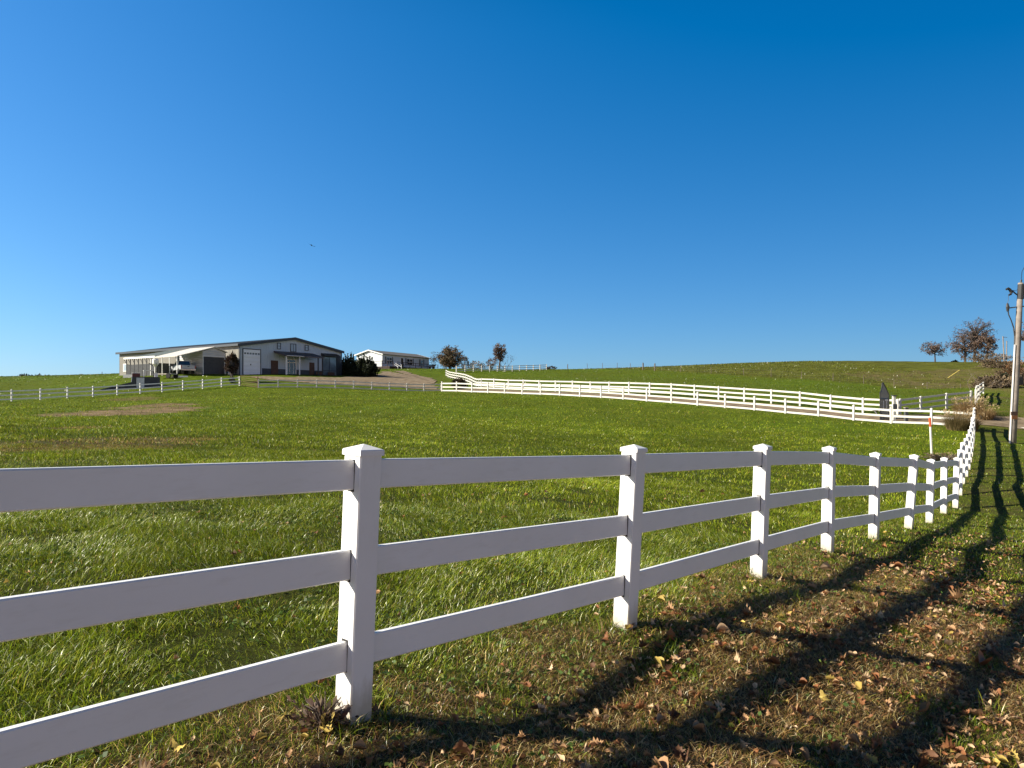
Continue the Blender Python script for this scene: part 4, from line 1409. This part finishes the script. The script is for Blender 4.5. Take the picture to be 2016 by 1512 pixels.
# orange and white marker post
q0, q1 = P(1834.5, 882, 31), P(1830.5, 822, 31)
z0 = T(q0.x, q0.y)
mk = thing("marker_post", "leaning white marker post with an orange top standing in the field", "marker post", q0)
sp_ = q0 + (q1 - q0) * .70
MB().tube([q0 - Vector((0, 0, .35)), sp_], .045, 10).build("post", M_VINYL_FAR, mk, world=True)
MB().tube([sp_, q1 - (q1 - q0) * .02, q1], [.047, .047, .03], 10).build("marker_cap", mat("orange_plastic", (.62, .10, .025), (.5, .08, .02), rough=.5), mk, world=True)

# black ornamental driveway gate, standing open
gq = P(1733, 826, 51.6)
vd_ = Vector(((1740 - HX) / F, 1, 0)).normalized()
gang = math.atan2(vd_.y, vd_.x) - rad(14)
gt = thing("driveway_gate", "tall black metal driveway gate with pointed top standing open between the white fences", "gate", (gq.x, gq.y, T(gq.x, gq.y)), gang)
ol = [(0, .08), (0, 1.98), (.25, 2.1), (.45, 2.35), (.55, 2.62), (.75, 2.66), (1.2, 2.45), (1.65, 2.2), (1.95, 2.02), (2.25, 1.88), (2.25, .08)]
fr = MB()
for i in range(len(ol)):
    p_, q_ = ol[i], ol[(i + 1) % len(ol)]
    fr.tube([(p_[0], 0, p_[1]), (q_[0], 0, q_[1])], .045, 6)
fr.tube([(0, 0, 1.55), (2.25, 0, 1.55)], .04, 6); fr.tube([(0, 0, .75), (2.25, 0, .75)], .04, 6)
fr.build("gate_frame", M_DARK, gt)
pn = MB()
for k in range(22):
    xx = .06 + k * .1
    top = np.interp(xx, [q[0] for q in ol[1:-1]], [q[1] for q in ol[1:-1]])
    pn.b2(xx, xx + .055, -.012, .012, .1, float(top) - .02)
pn.build("gate_panel", M_DARK, gt)
lt = MB()
lt.b2(.62, .72, -.05, -.03, .8, 1.4); lt.b2(1.42, 1.52, -.05, -.03, .8, 1.4); lt.b2(1.15, 1.8, -.05, -.0301, 1.402, 1.5); lt.b2(1.25, 1.75, -.05, -.0301, .70, .798)
lt.build("gate_lettering", M_WHITE, gt)
ar = MB(); a0_ = P(1726, 810, 51.5); rl = lambda v: v
ar.tube([P(1716, 809, 52.2), P(1722, 808.5, 51.9), P(1726, 808, 51.6), P(1734, 806, 51.6)], [.02, .05, .09, .06], 6)
ar.tube([P(1722, 809, 51.8), P(1727, 815, 51.6)], .05, 6)
ar.build("opener_arm", M_DARK, gt, world=True)
# keypad pedestal and grey post at the entry
q = P(1760, 829, 51.0)
kp = thing("keypad_pedestal", "white keypad pedestal with grey box beside the black gate", "keypad", (q.x, q.y, T(q.x, q.y)))
MB().b2(-.09, .09, -.09, .09, -.2, 1.75).build("post", M_VINYL_FAR, kp)
MB().b2(-.13, .13, -.2, -.092, .85, 1.2).build("keypad_box", M_GREY, kp)
MB().b2(-.13, .13, -.15, .15, 1.752, 1.82).build("post_cap", M_GREY, kp)
q = P(1784, 826, 50.5)
kp = thing("bollard_post", "short grey weathered post just right of the keypad pedestal", "post", (q.x, q.y, T(q.x, q.y)))
MB().b2(-.1, .1, -.1, .1, -.2, .95).build("post", M_GREY, kp)
MB().extrude([(-.12, -.12, .952), (.12, -.12, .952), (.12, .12, .952), (-.12, .12, .952)], (0, 0, .06)).build("post_cap", M_POLE, kp)

# yellow guy-wire guard on the hill
g0, g1 = P(1866, 744, 90), P(1889, 728.5, 90)
gy = thing("guy_wire_guard", "thin yellow guy-wire guard slanting over the brown hillside", "guy wire", g0)
MB().tube([g0, g1], .035, 6).build("guard", mat("yellow_plastic", (.62, .50, .12), rough=.5), gy, world=True)
MB().tube([g1, P(1925, 705, 92), P(1976, 668, 130)], .008, 3).tube([g0, P(1862, 747, 90), P(1853, 775, 90)], .008, 3).build("wire", M_WIRE, gy, world=True)

# bird
bp0 = P(613.5, 483, 70)
bd = thing("bird", "dark bird gliding high in the blue sky above the barn", "bird", bp0)
MB().tube([(-.03, .16, 0), (0, .05, 0), (.01, -.1, 0), (.02, -.24, 0), (.02, -.34, .0)], [.01, .05, .055, .035, .008], 8).build("body", M_DARK, bd)
for s, e in ((-1, (-.42, -.05, .30)), (1, (.42, -.05, -.10))):
    w_ = MB(); mid = (s * .2, 0, (.10 if s < 0 else -.10))
    w_.add([(0, .08, .02), (mid[0], .10, mid[2]), e, (mid[0], -.10, mid[2]), (0, -.10, .02), (0, .0, -.02)], [(0, 1, 3, 4), (1, 2, 3), (5, 1, 0), (5, 4, 3), (5, 3, 1)])
    w_.build("wing", M_DARK, bd)

# ------------------------------------------------------------------ grass blades
def blades(name, xyz, h, w, az, lean, col, segs=3, m=M_BLADE, fold=None, parent=None):
    n = len(xyz)
    d = np.stack([np.cos(az), np.sin(az), np.zeros(n)], 1)
    tw = az + math.pi / 2 + (0 if fold is None else fold)
    s = np.stack([np.cos(tw), np.sin(tw), np.zeros(n)], 1)
    rows = []
    for k in range(segs + 1):
        t = k / segs
        out = lean * t ** 1.7
        zz = t * np.sqrt(np.clip(1 - (lean * t * .8) ** 2, .05, 1))
        c = xyz + d * (h * out)[:, None]
        c[:, 2] += h * zz
        if k < segs:
            wk = (w * (1 - t) ** .6 * .5)[:, None]
            rows += [c - s * wk, c + s * wk]
        else:
            rows.append(c)
    K = 2 * segs + 1
    V = np.stack(rows, 1).reshape(-1, 3)
    b = (np.arange(n) * K)[:, None]
    fl = []
    if segs > 1:
        q = np.concatenate([np.stack([b[:, 0] + 2 * k, b[:, 0] + 2 * k + 1, b[:, 0] + 2 * k + 3, b[:, 0] + 2 * k + 2], 1) for k in range(segs - 1)])
        fl.append(q)
    fl.append(np.stack([b[:, 0] + 2 * segs - 2, b[:, 0] + 2 * segs - 1, b[:, 0] + 2 * segs], 1))
    me = np_mesh(name, V, fl, np.repeat(col, K, 0))
    return link(name, me, m, parent)


G_DEEP, G_MID, G_YEL = np.array((.066, .110, .005)), np.array((.155, .212, .009)), np.array((.255, .270, .022))
TAN, BROWN, STRAW = np.array((.38, .245, .09)), np.array((.135, .064, .022)), np.array((.60, .46, .22))
GLINT = np.array((.62, .62, .36))  # bright blade colour standing in for sun glints


def scatter(r0, r1, dens, th=41.5):
    a = rad(th)
    n = int(dens * a * (r1 * r1 - r0 * r0))
    r = np.sqrt(rng.uniform(r0 * r0, r1 * r1, n)); t = rng.uniform(-a, a, n)
    return r * np.sin(t), r * np.cos(t)


def pick(u, cols, ws):
    e = np.cumsum(np.array(ws) / sum(ws))
    return np.array(cols)[np.minimum(np.searchsorted(e, u), len(cols) - 1)]


def field_grass(name, r0, r1, dens, h0, h1, w, segs, label, tone=1.0, pale=.02, m=None):
    x, y = scatter(r0, r1, dens)
    dry, dirt, hill, verge = zones(x, y)
    bd_ = beyond_drive(x, y)
    s = right_of_fence(x, y)
    inl = left_line(x, y)
    cl_ = fbm(x * 1.7, y * 1.7, 21, 3); cl2 = fbm(x * .22, y * .22, 60, 3)
    keep = (s < .15) & (bd_ < -.05) & inl & (rng.uniform(size=len(x)) > dirt * .84) & (rng.uniform(size=len(x)) > verge * .9) & (rng.uniform(size=len(x)) < -.05 + 1.75 * cl_)
    x, y, dry, cl_, cl2 = x[keep], y[keep], dry[keep], cl_[keep], cl2[keep]
    n = len(x)
    z = terrain(x, y) - .012
    h = rng.uniform(h0, h1, n) * (.5 + .95 * cl_) * (1 - .5 * dry)
    u = rng.uniform(size=n)
    col = pick(u, [G_DEEP * .8, G_MID, G_YEL, GLINT, TAN], [.31, .37, .26, pale, .02])
    dcol = pick(rng.uniform(size=n), [TAN, BROWN, G_YEL, STRAW], [.4, .3, .2, .1])
    isd = rng.uniform(size=n) < dry
    col = np.where(isd[:, None], dcol, col) * tone * (.50 + .98 * cl2)[:, None] * np.clip(np.exp(rng.normal(0, .33, (n, 1))), .4, 2.0)
    wind = 9.0 * fbm(x * .8, y * .8, 411, 2) + rng.normal(0, 1.0, n)
    h = h * np.where(rng.uniform(size=n) < .06, 1.5, 1.0)
    o = blades(name, np.stack([x, y, z], 1), h, w * rng.uniform(.6, 1.3, n), wind, np.clip(rng.normal(.78, .28, n), .05, 1.2), col, segs, fold=rng.normal(0, .8, n), m=m or M_BLADE_FAR)
    return tag(o, label, "grass", kind="stuff")


_lx = np.array([q[0] for q in left_xy]); _ly = np.array([q[1] for q in left_xy])


def left_line(x, y):
    d = (x - _lx[0]) * -(_ly[-1] - _ly[0]) + (y - _ly[0]) * (_lx[-1] - _lx[0])
    L = math.dist((_lx[0], _ly[0]), (_lx[-1], _ly[-1]))
    a, b = front_xy[0], front_xy[-1]
    e = ((x - a[0]) * -(b[1] - a[1]) + (y - a[1]) * (b[0] - a[0])) / math.dist(a, b)
    return (d / L < 0.05) & ((e < 0.05) | (x < a[0]) | (x > b[0]))


field_grass("pasture_grass", 1.2, 9.5, 7000, .035, .09, .0040, 3, "lush long green pasture grass just behind the foreground fence", 1.30, .055, M_BLADE)
field_grass("pasture_grass", 9.5, 20, 1700, .04, .095, .0066, 2, "green pasture grass in the middle of the paddock", 1.22, .03)
field_grass("pasture_grass", 20, 45, 230, .06, .13, .015, 2, "green pasture grass on the rising part of the paddock", 1.15)
field_grass("pasture_grass", 45, 92, 48, .07, .14, .036, 1, "green pasture grass in the far part of the paddock below the driveway", 1.12, .008)


def far_turf():
    x, y = scatter(58, 205, 5.0, 40)
    s_ = right_of_fence(x, y)
    bd_ = beyond_drive(x, y)
    inside = left_line(x, y) & (bd_ < 0)
    dry, dirt, hill, verge = zones(x, y)
    wid = 5.6
    road = (bd_ > -.3) & (bd_ < wid) & (x > -12)
    yard = (x > -36) & (x < -6) & (y > 84) & (y < 135)
    keep = (~inside) & (~road) & (~yard) & (s_ < 12)
    x, y, hill, dry = x[keep], y[keep], hill[keep], dry[keep]
    n = len(x)
    c2 = fbm(x * .3, y * .9, 77, 3)
    col = pick(rng.uniform(size=n), [G_DEEP, G_MID, G_YEL], [.35, .5, .15])
    hc = pick(rng.uniform(size=n), [np.array((.095, .095, .012)), np.array((.17, .165, .032)), np.array((.105, .145, .014)), np.array((.055, .052, .010))], [.2, .22, .46, .12])
    ish = rng.uniform(size=n) < np.maximum(hill, dry)
    col = np.where(ish[:, None], hc, col * .62) * (.55 + .9 * c2)[:, None]
    R = np.hypot(x, y)
    o = blades("hill_grass", np.stack([x, y, terrain(x, y) - .02], 1), rng.uniform(.08, .2, n) * np.where(ish, 1.3, .8), .0007 * R * rng.uniform(.6, 1.6, n), rng.uniform(0, 6.283, n), np.clip(rng.normal(.7, .3, n), .05, 1.2), col, 1, fold=rng.normal(0, .8, n))
    tag(o, "rough brown and green grass on the hillside beyond the driveway", "grass", kind="stuff")


far_turf()


def verge_grass(name, r0, r1, dens, w, segs, label, green):
    x, y = scatter(r0, r1, dens)
    dry, dirt, hill, verge = zones(x, y)
    s = right_of_fence(x, y)
    cl_ = fbm(x * 1.9, y * 1.9, 121, 3)
    ok = (s > -.6) & (y < 47) & (rng.uniform(size=len(x)) < verge * 1.1)
    x, y, dry, cl_, s = x[ok], y[ok], dry[ok], cl_[ok], s[ok]
    n = len(x)
    z = terrain(x, y) - .008
    R = np.hypot(x, y)
    gfrac = np.clip(green + .06 + .8 * sstep(.55, .72, cl_) + .6 * sstep(7.5, 12, R) + .35 * (1 - sstep(-.2, .7, s)) - .15 * sstep(.2, 1.6, s) * (R < 9), .05, .92)
    isg = rng.uniform(size=n) < gfrac
    cg = pick(rng.uniform(size=n), [G_DEEP, G_MID, G_YEL], [.4, .4, .2])
    cd = pick(rng.uniform(size=n), [TAN, BROWN, STRAW, np.array((.27, .145, .05)), np.array((.19, .18, .03))], [.25, .26, .16, .20, .13])
    col = np.clip(np.where(isg[:, None], cg, cd) * np.exp(rng.normal(0, .38, (n, 1))), 0, .8)
    h = np.where(isg, rng.uniform(.025, .075, n), rng.uniform(.03, .10, n))
    lean = np.where(isg, np.clip(rng.normal(.8, .3, n), .1, 1.2), np.clip(rng.normal(1.17, .1, n), .8, 1.25))
    o = blades(name, np.stack([x, y, z], 1), h, w * rng.uniform(.5, 1.3, n), rng.uniform(0, 6.283, n), lean, col, segs, fold=rng.normal(0, .8, n))
    return tag(o, label, "grass", kind="stuff")


verge_grass("verge_grass", 1.0, 9.5, 6500, .0034, 3, "dry tan and green matted grass right of the foreground fence", .14)
verge_grass("verge_grass", 9.5, 21, 1000, .009, 2, "thin green and brown grass along the fence further off", .25)
verge_grass("verge_grass", 21, 48, 200, .018, 1, "thin grass along the right edge beyond the dip", .25)

# taller green tufts scattered over the verge and along the fence line
tx, ty = scatter(1.5, 13, 1.6)
sg_ = right_of_fence(tx, ty)
ok = (sg_ > -.5) & (sg_ < 6)
tx, ty = tx[ok], ty[ok]
extra = []
for i in range(1, 9):
    bx_, by_ = near_xy[i]
    for k in range(3): extra.append((bx_ + rng.normal() * .12, by_ + rng.normal() * .12))
tx = np.concatenate([tx, [e[0] for e in extra]]); ty = np.concatenate([ty, [e[1] for e in extra]])
nb = 26
cx = np.repeat(tx, nb) + rng.normal(size=len(tx) * nb) * .035; cy = np.repeat(ty, nb) + rng.normal(size=len(tx) * nb) * .035
n = len(cx)
hh = np.repeat(rng.uniform(.06, .17, len(tx)), nb) * rng.uniform(.5, 1.1, n)
cc = pick(rng.uniform(size=n), [G_DEEP, G_MID, G_YEL, STRAW], [.35, .4, .15, .1]) * rng.uniform(.7, 1.2, (n, 1))
tag(blades("verge_tufts", np.stack([cx, cy, terrain(cx, cy) - .01], 1), hh, .0055 * rng.uniform(.6, 1.2, n), rng.uniform(0, 6.283, n), np.clip(rng.normal(.7, .3, n), .1, 1.2), cc, 4, fold=rng.normal(0, .5, n)), "taller green grass tufts standing in the dry verge", "grass", kind="stuff")

# broad weed leaves low in the turf
wx, wy = scatter(1.5, 9, 45)
ws = right_of_fence(wx, wy)
ok = (ws < 3) & (fbm(wx * 1.1, wy * 1.1, 202) > .48)
wx, wy = wx[ok], wy[ok]
WC = np.stack([wx, wy, terrain(wx, wy) + rng.uniform(.01, .05, len(wx))], 1)
WC = np.repeat(WC, 5, 0) + rng.normal(size=(len(wx) * 5, 3)) * np.array((.03, .03, .008))
tag(quads("low_weeds", WC, .022, [(.06, .11, .018), (.10, .15, .03), (.13, .15, .03), (.045, .08, .015)], M_LEAFY, None, 5, flat=.75, aspect=1.3), "low broad-leaved weeds growing through the turf", "weeds", kind="stuff")


# ornamental grass clumps: arching blades
def orn(label, x, y, h, w, n, pal, seed, spread=.9):
    g = np.random.default_rng(seed)
    r_ = np.sqrt(g.uniform(0, 1, n)) * w * .28; a = g.uniform(0, 6.283, n)
    bx_, by_ = np.cos(a) * r_, np.sin(a) * r_
    root = thing("ornamental_grass", label, "ornamental grass", (x, y, T(x, y)), 0, "ornamental grass clumps at the driveway mouth")
    pal = np.array(pal)
    col = pal[g.integers(0, len(pal), n)] * g.uniform(.75, 1.25, (n, 1))
    blades("foliage", np.stack([bx_, by_, np.full(n, -.03)], 1), h * g.uniform(.3, 1.2, n) * (1.1 - .45 * (r_ / (w * .28)) ** 2), np.full(n, .022), a + g.normal(size=n) * .5, np.clip(g.normal(spread * .75, .3, n), .05, 1.1), col, 4, m=M_LEAFY, fold=g.normal(size=n) * .6, parent=root)
    m_ = n // 22
    k = g.integers(0, n, m_)
    top = np.stack([bx_[k] + np.cos(a[k]) * h * .35, by_[k] + np.sin(a[k]) * h * .35, h * g.uniform(.7, 1.05, m_)], 1)
    quads("seed_head", np.repeat(top, 4, 0) + g.normal(size=(m_ * 4, 3)) * .05, .045, [(.40, .30, .17), (.33, .24, .13)], M_LEAFY, root, seed, aspect=2.4)
    return root


OT = [(.30, .20, .09), (.23, .15, .065), (.36, .25, .12), (.14, .095, .04)]
OB = [(.14, .11, .05), (.19, .14, .06), (.10, .085, .035), (.24, .17, .08)]
x, y = at(1907, 822, 52); orn("large sunlit tan ornamental grass clump behind the fence corner", x, y, 1.3, 2.9, 2000, OT, 61)
x, y = at(1938, 828, 50.5); orn("straw coloured ornamental grass right of the fence corner", x, y, 1.0, 1.8, 1100, OT, 62)
x, y = at(1885, 845, 45.5); orn("olive brown ornamental grass clump in front of the driveway fence", x, y, 1.25, 2.0, 1700, OB, 63, .75)
x, y = at(1912, 846, 45.5); orn("narrow straw clump tight against the inside of the fence corner", x, y, 1.05, 1.2, 700, OT, 64, .8)


# ------------------------------------------------------------------ fallen leaves
def leaf_shape(kind):
    if kind == 'oak':
        o = [(0, 0), (.10, .06), (.12, .16), (.24, .20), (.16, .32), (.34, .42), (.20, .52), (.36, .66), (.18, .72), (.20, .86), (.07, .88), (0, 1)]
    else:
        o = [(0, 0), (.12, .10), (.22, .28), (.27, .48), (.22, .70), (.12, .88), (0, 1)]
    right = o[1:-1]
    ys = [q[1] for q in o]
    return o, right


def leaf_mesh_arrays(kind, curl, cup, seed):
    o, right = leaf_shape(kind)
    g = np.random.default_rng(seed)
    mid = [(0, q[1]) for q in o]
    R = [(q[0], q[1]) for q in o]
    Lf = [(-q[0] * g.uniform(.85, 1.1), q[1]) for q in o]
    V = np.array([(x, y, 0.0) for x, y in mid + R + Lf])
    k = len(o)
    F_ = []
    for i in range(k - 1):
        F_.append((i, k + i, k + i + 1, i + 1)); F_.append((i + 1, 2 * k + i + 1, 2 * k + i, i))
    V[:, 1] -= .5
    V[:, 2] = cup * (np.abs(V[:, 0]) * 2) ** 1.5 + curl * (V[:, 1]) ** 2 + .05 * np.sin(V[:, 1] * 9 + seed) * (np.abs(V[:, 0]) > .01)
    return V, np.array(F_)


variants = [leaf_mesh_arrays('oak', 1.0, .5, 1), leaf_mesh_arrays('oak', .4, 1.2, 2), leaf_mesh_arrays('plain', 1.0, .9, 3), leaf_mesh_arrays('oak', -.8, .4, 4), leaf_mesh_arrays('plain', .4, 1.6, 5), leaf_mesh_arrays('oak', 1.2, -.4, 6)]
LEAFCOL = [(.46, .27, .135), (.30, .125, .05), (.60, .42, .25), (.14, .07, .037), (.52, .38, .10)]


def litter(name, x, y, size, seed, label, lift=.035):
    g = np.random.default_rng(seed)
    n = len(x)
    z = terrain(x, y)
    vi = g.integers(0, len(variants), n)
    Vs, Fs, Cs = [], [], []
    off = 0
    for v in range(len(variants)):
        idx = np.nonzero(vi == v)[0]
        if not len(idx): continue
        V, F_ = variants[v]
        k = len(idx)
        s = size * np.exp(g.normal(-.05, .42, k))
        az = g.uniform(0, 6.283, k); rx = g.normal(0, .28, k); ry = g.normal(0, .28, k)
        ca, sa, cxx, sx, cyy, sy = np.cos(az), np.sin(az), np.cos(rx), np.sin(rx), np.cos(ry), np.sin(ry)
        P_ = V[None] * s[:, None, None]
        X, Y, Z = P_[..., 0], P_[..., 1], P_[..., 2]
        Y, Z = Y * cxx[:, None] - Z * sx[:, None], Y * sx[:, None] + Z * cxx[:, None]
        X, Z = X * cyy[:, None] + Z * sy[:, None], -X * sy[:, None] + Z * cyy[:, None]
        X, Y = X * ca[:, None] - Y * sa[:, None], X * sa[:, None] + Y * ca[:, None]
        W_ = np.stack([X + x[idx][:, None], Y + y[idx][:, None], Z + z[idx][:, None] + lift * g.uniform(.4, 1.2, k)[:, None]], -1).reshape(-1, 3)
        c = np.array(LEAFCOL)[pick_i(g, k)] * g.uniform(.6, 1.2, (k, 1))
        m_ = len(V)
        Fs.append((F_[None] + (np.arange(k) * m_)[:, None, None] + off).reshape(-1, 4))
        Vs.append(W_); Cs.append(np.repeat(c, m_, 0))
        off += k * m_
    me = np_mesh(name, np.concatenate(Vs), [np.concatenate(Fs)], np.concatenate(Cs))
    return tag(link(name, me, M_LEAFY), label, "fallen leaves", kind="stuff")


def pick_i(g, k):
    return g.choice(len(LEAFCOL), k, p=[.30, .25, .17, .22, .06])


lx, ly = scatter(1.6, 16, 420)
ls = right_of_fence(lx, ly)
lR = np.hypot(lx, ly)
pr = sstep(-.7, 2.0, ls) * (.45 + 1.0 * sstep(.42, .7, fbm(lx * .9, ly * .9, 303))) * (1 - .75 * sstep(7, 12, lR))
ok = rng.uniform(size=len(lx)) < np.maximum(pr, .006 * (ls > -5))
litter("leaf_litter", lx[ok], ly[ok], .040, 71, "small fallen brown oak leaves scattered thinly in the verge grass")

# the big leaves one can count
big = [(1180, 540, 4), (1215, 555, 1), (1025, 690, 0), (650, 735, 4), (690, 720, 4), (1640, 640, 1), (1270, 440, 2), (1690, 250, 2), (1600, 270, 2), (1860, 100, 4), (1780, 220, 0), (930, 370, 2),
       (1080, 330, 0), (960, 320, 0), (770, 470, 2), (580, 600, 0), (410, 530, 2), (1120, 655, 0), (1420, 655, 0), (1580, 660, 3), (1740, 870, 1), (1860, 885, 4), (1910, 710, 2), (1870, 740, 0), (1650, 800, 1),
       (1200, 260, 0), (1240, 240, 2), (1040, 250, 3), (700, 235, 0), (770, 205, 1), (560, 80, 1), (1700, 330, 0), (1730, 340, 0), (1830, 320, 0), (1640, 370, 2), (1550, 360, 0), (1310, 370, 3), (1400, 600, 0), (1000, 880, 3),
       (1960, 870, 4), (1690, 845, 1), (1270, 820, 0), (900, 470, 3), (935, 480, 1), (600, 770, 0), (1945, 740, 0), (1780, 770, 0), (1330, 540, 2), (1150, 630, 4), (1900, 130, 2), (1880, 45, 0), (1310, 640, 1)]
LNAME = ["light brown curled oak leaf lying on the verge grass", "rust red oak leaf fallen on the verge grass", "pale tan dry leaf on the verge grass", "dark brown curled leaf in the verge grass", "yellow fallen leaf on the verge grass"]
LMATS = [mat("fallen_leaf_" + n_, c_, tuple(q * .7 for q in c_), rough=.6, scale=18, transl=.25, spec=.3) for n_, c_ in zip(("light_brown", "rust", "tan", "dark_brown", "yellow"), LEAFCOL)]
lmesh = {}
rl_ = random.Random(9)
for (zx, zy, ci) in big:
    X, Y = hit(1100 + zx / 2.2, 1100 + zy / 2.2, 1.2, 40)
    vi = rl_.randrange(len(variants))
    if (vi, ci) not in lmesh:
        V, F_ = variants[vi]
        me = np_mesh("leaf", V, [F_])
        me.materials.append(LMATS[ci])
        lmesh[(vi, ci)] = me
    o = bpy.data.objects.new("fallen_leaf", lmesh[(vi, ci)])
    COL.objects.link(o)
    s = rl_.uniform(.055, .10)
    o.scale = (s, s, s)
    o.location = (X, Y, T(X, Y) + .028)
    o.rotation_euler = (rl_.gauss(0, .25), rl_.gauss(0, .25), rl_.uniform(0, 6.28))
    tag(o, LNAME[ci], "fallen leaf", "larger fallen leaves on the verge")

# dead stump growth at the first post
dp = near_pts[0] + Vector((-.10, -.13, -.01))
ds = thing("dead_plant", "dead curled brown weed clump and twigs at the foot of the nearest fence post", "dead plant", dp)
mb = MB(); rr = random.Random(4)
for k in range(46):
    a = rr.uniform(0, 6.28); l = rr.uniform(.08, .30)
    e = Vector((math.cos(a) * l * .7, math.sin(a) * l * .7, rr.uniform(.02, .22)))
    mb.tube([(0, 0, -.03), e * .5 + Vector((0, 0, .04)), e], [.009, .006, .003], 5)
mb.build("twig", mat("dead_twig", (.10, .075, .06), (.05, .035, .03), rough=.95, scale=20), ds)
mb = MB()
for k in range(7):
    a = rr.uniform(-.6, 2.2); l = rr.uniform(.06, .2); zz = rr.uniform(.02, .12)
    c_ = Vector((math.cos(a) * l, math.sin(a) * l, zz)); dd = Vector((rr.uniform(-1, 1), rr.uniform(-1, 1), rr.uniform(.1, .8))).normalized() * .055
    mb.tube([c_ - dd, c_ - dd * .3, c_ + dd * .5, c_ + dd], [.006, .02, .024, .004], 7)
mb.build("seed_pod", mat("dried_pod", (.11, .075, .055), (.055, .035, .025), rough=.9, scale=25), ds, smooth=True)
ds.scale = (.62, .62, .75)
g = np.random.default_rng(88)
C = g.normal(size=(260, 3)) * np.array((.10, .10, .05)) + np.array((-.05, -.02, .06)); C[:, 2] = np.maximum(C[:, 2], .01)
quads("foliage", C, .026, [(.09, .05, .035), (.13, .085, .055), (.055, .03, .025), (.24, .18, .11)], M_LEAFY, ds, 88, aspect=2.2)
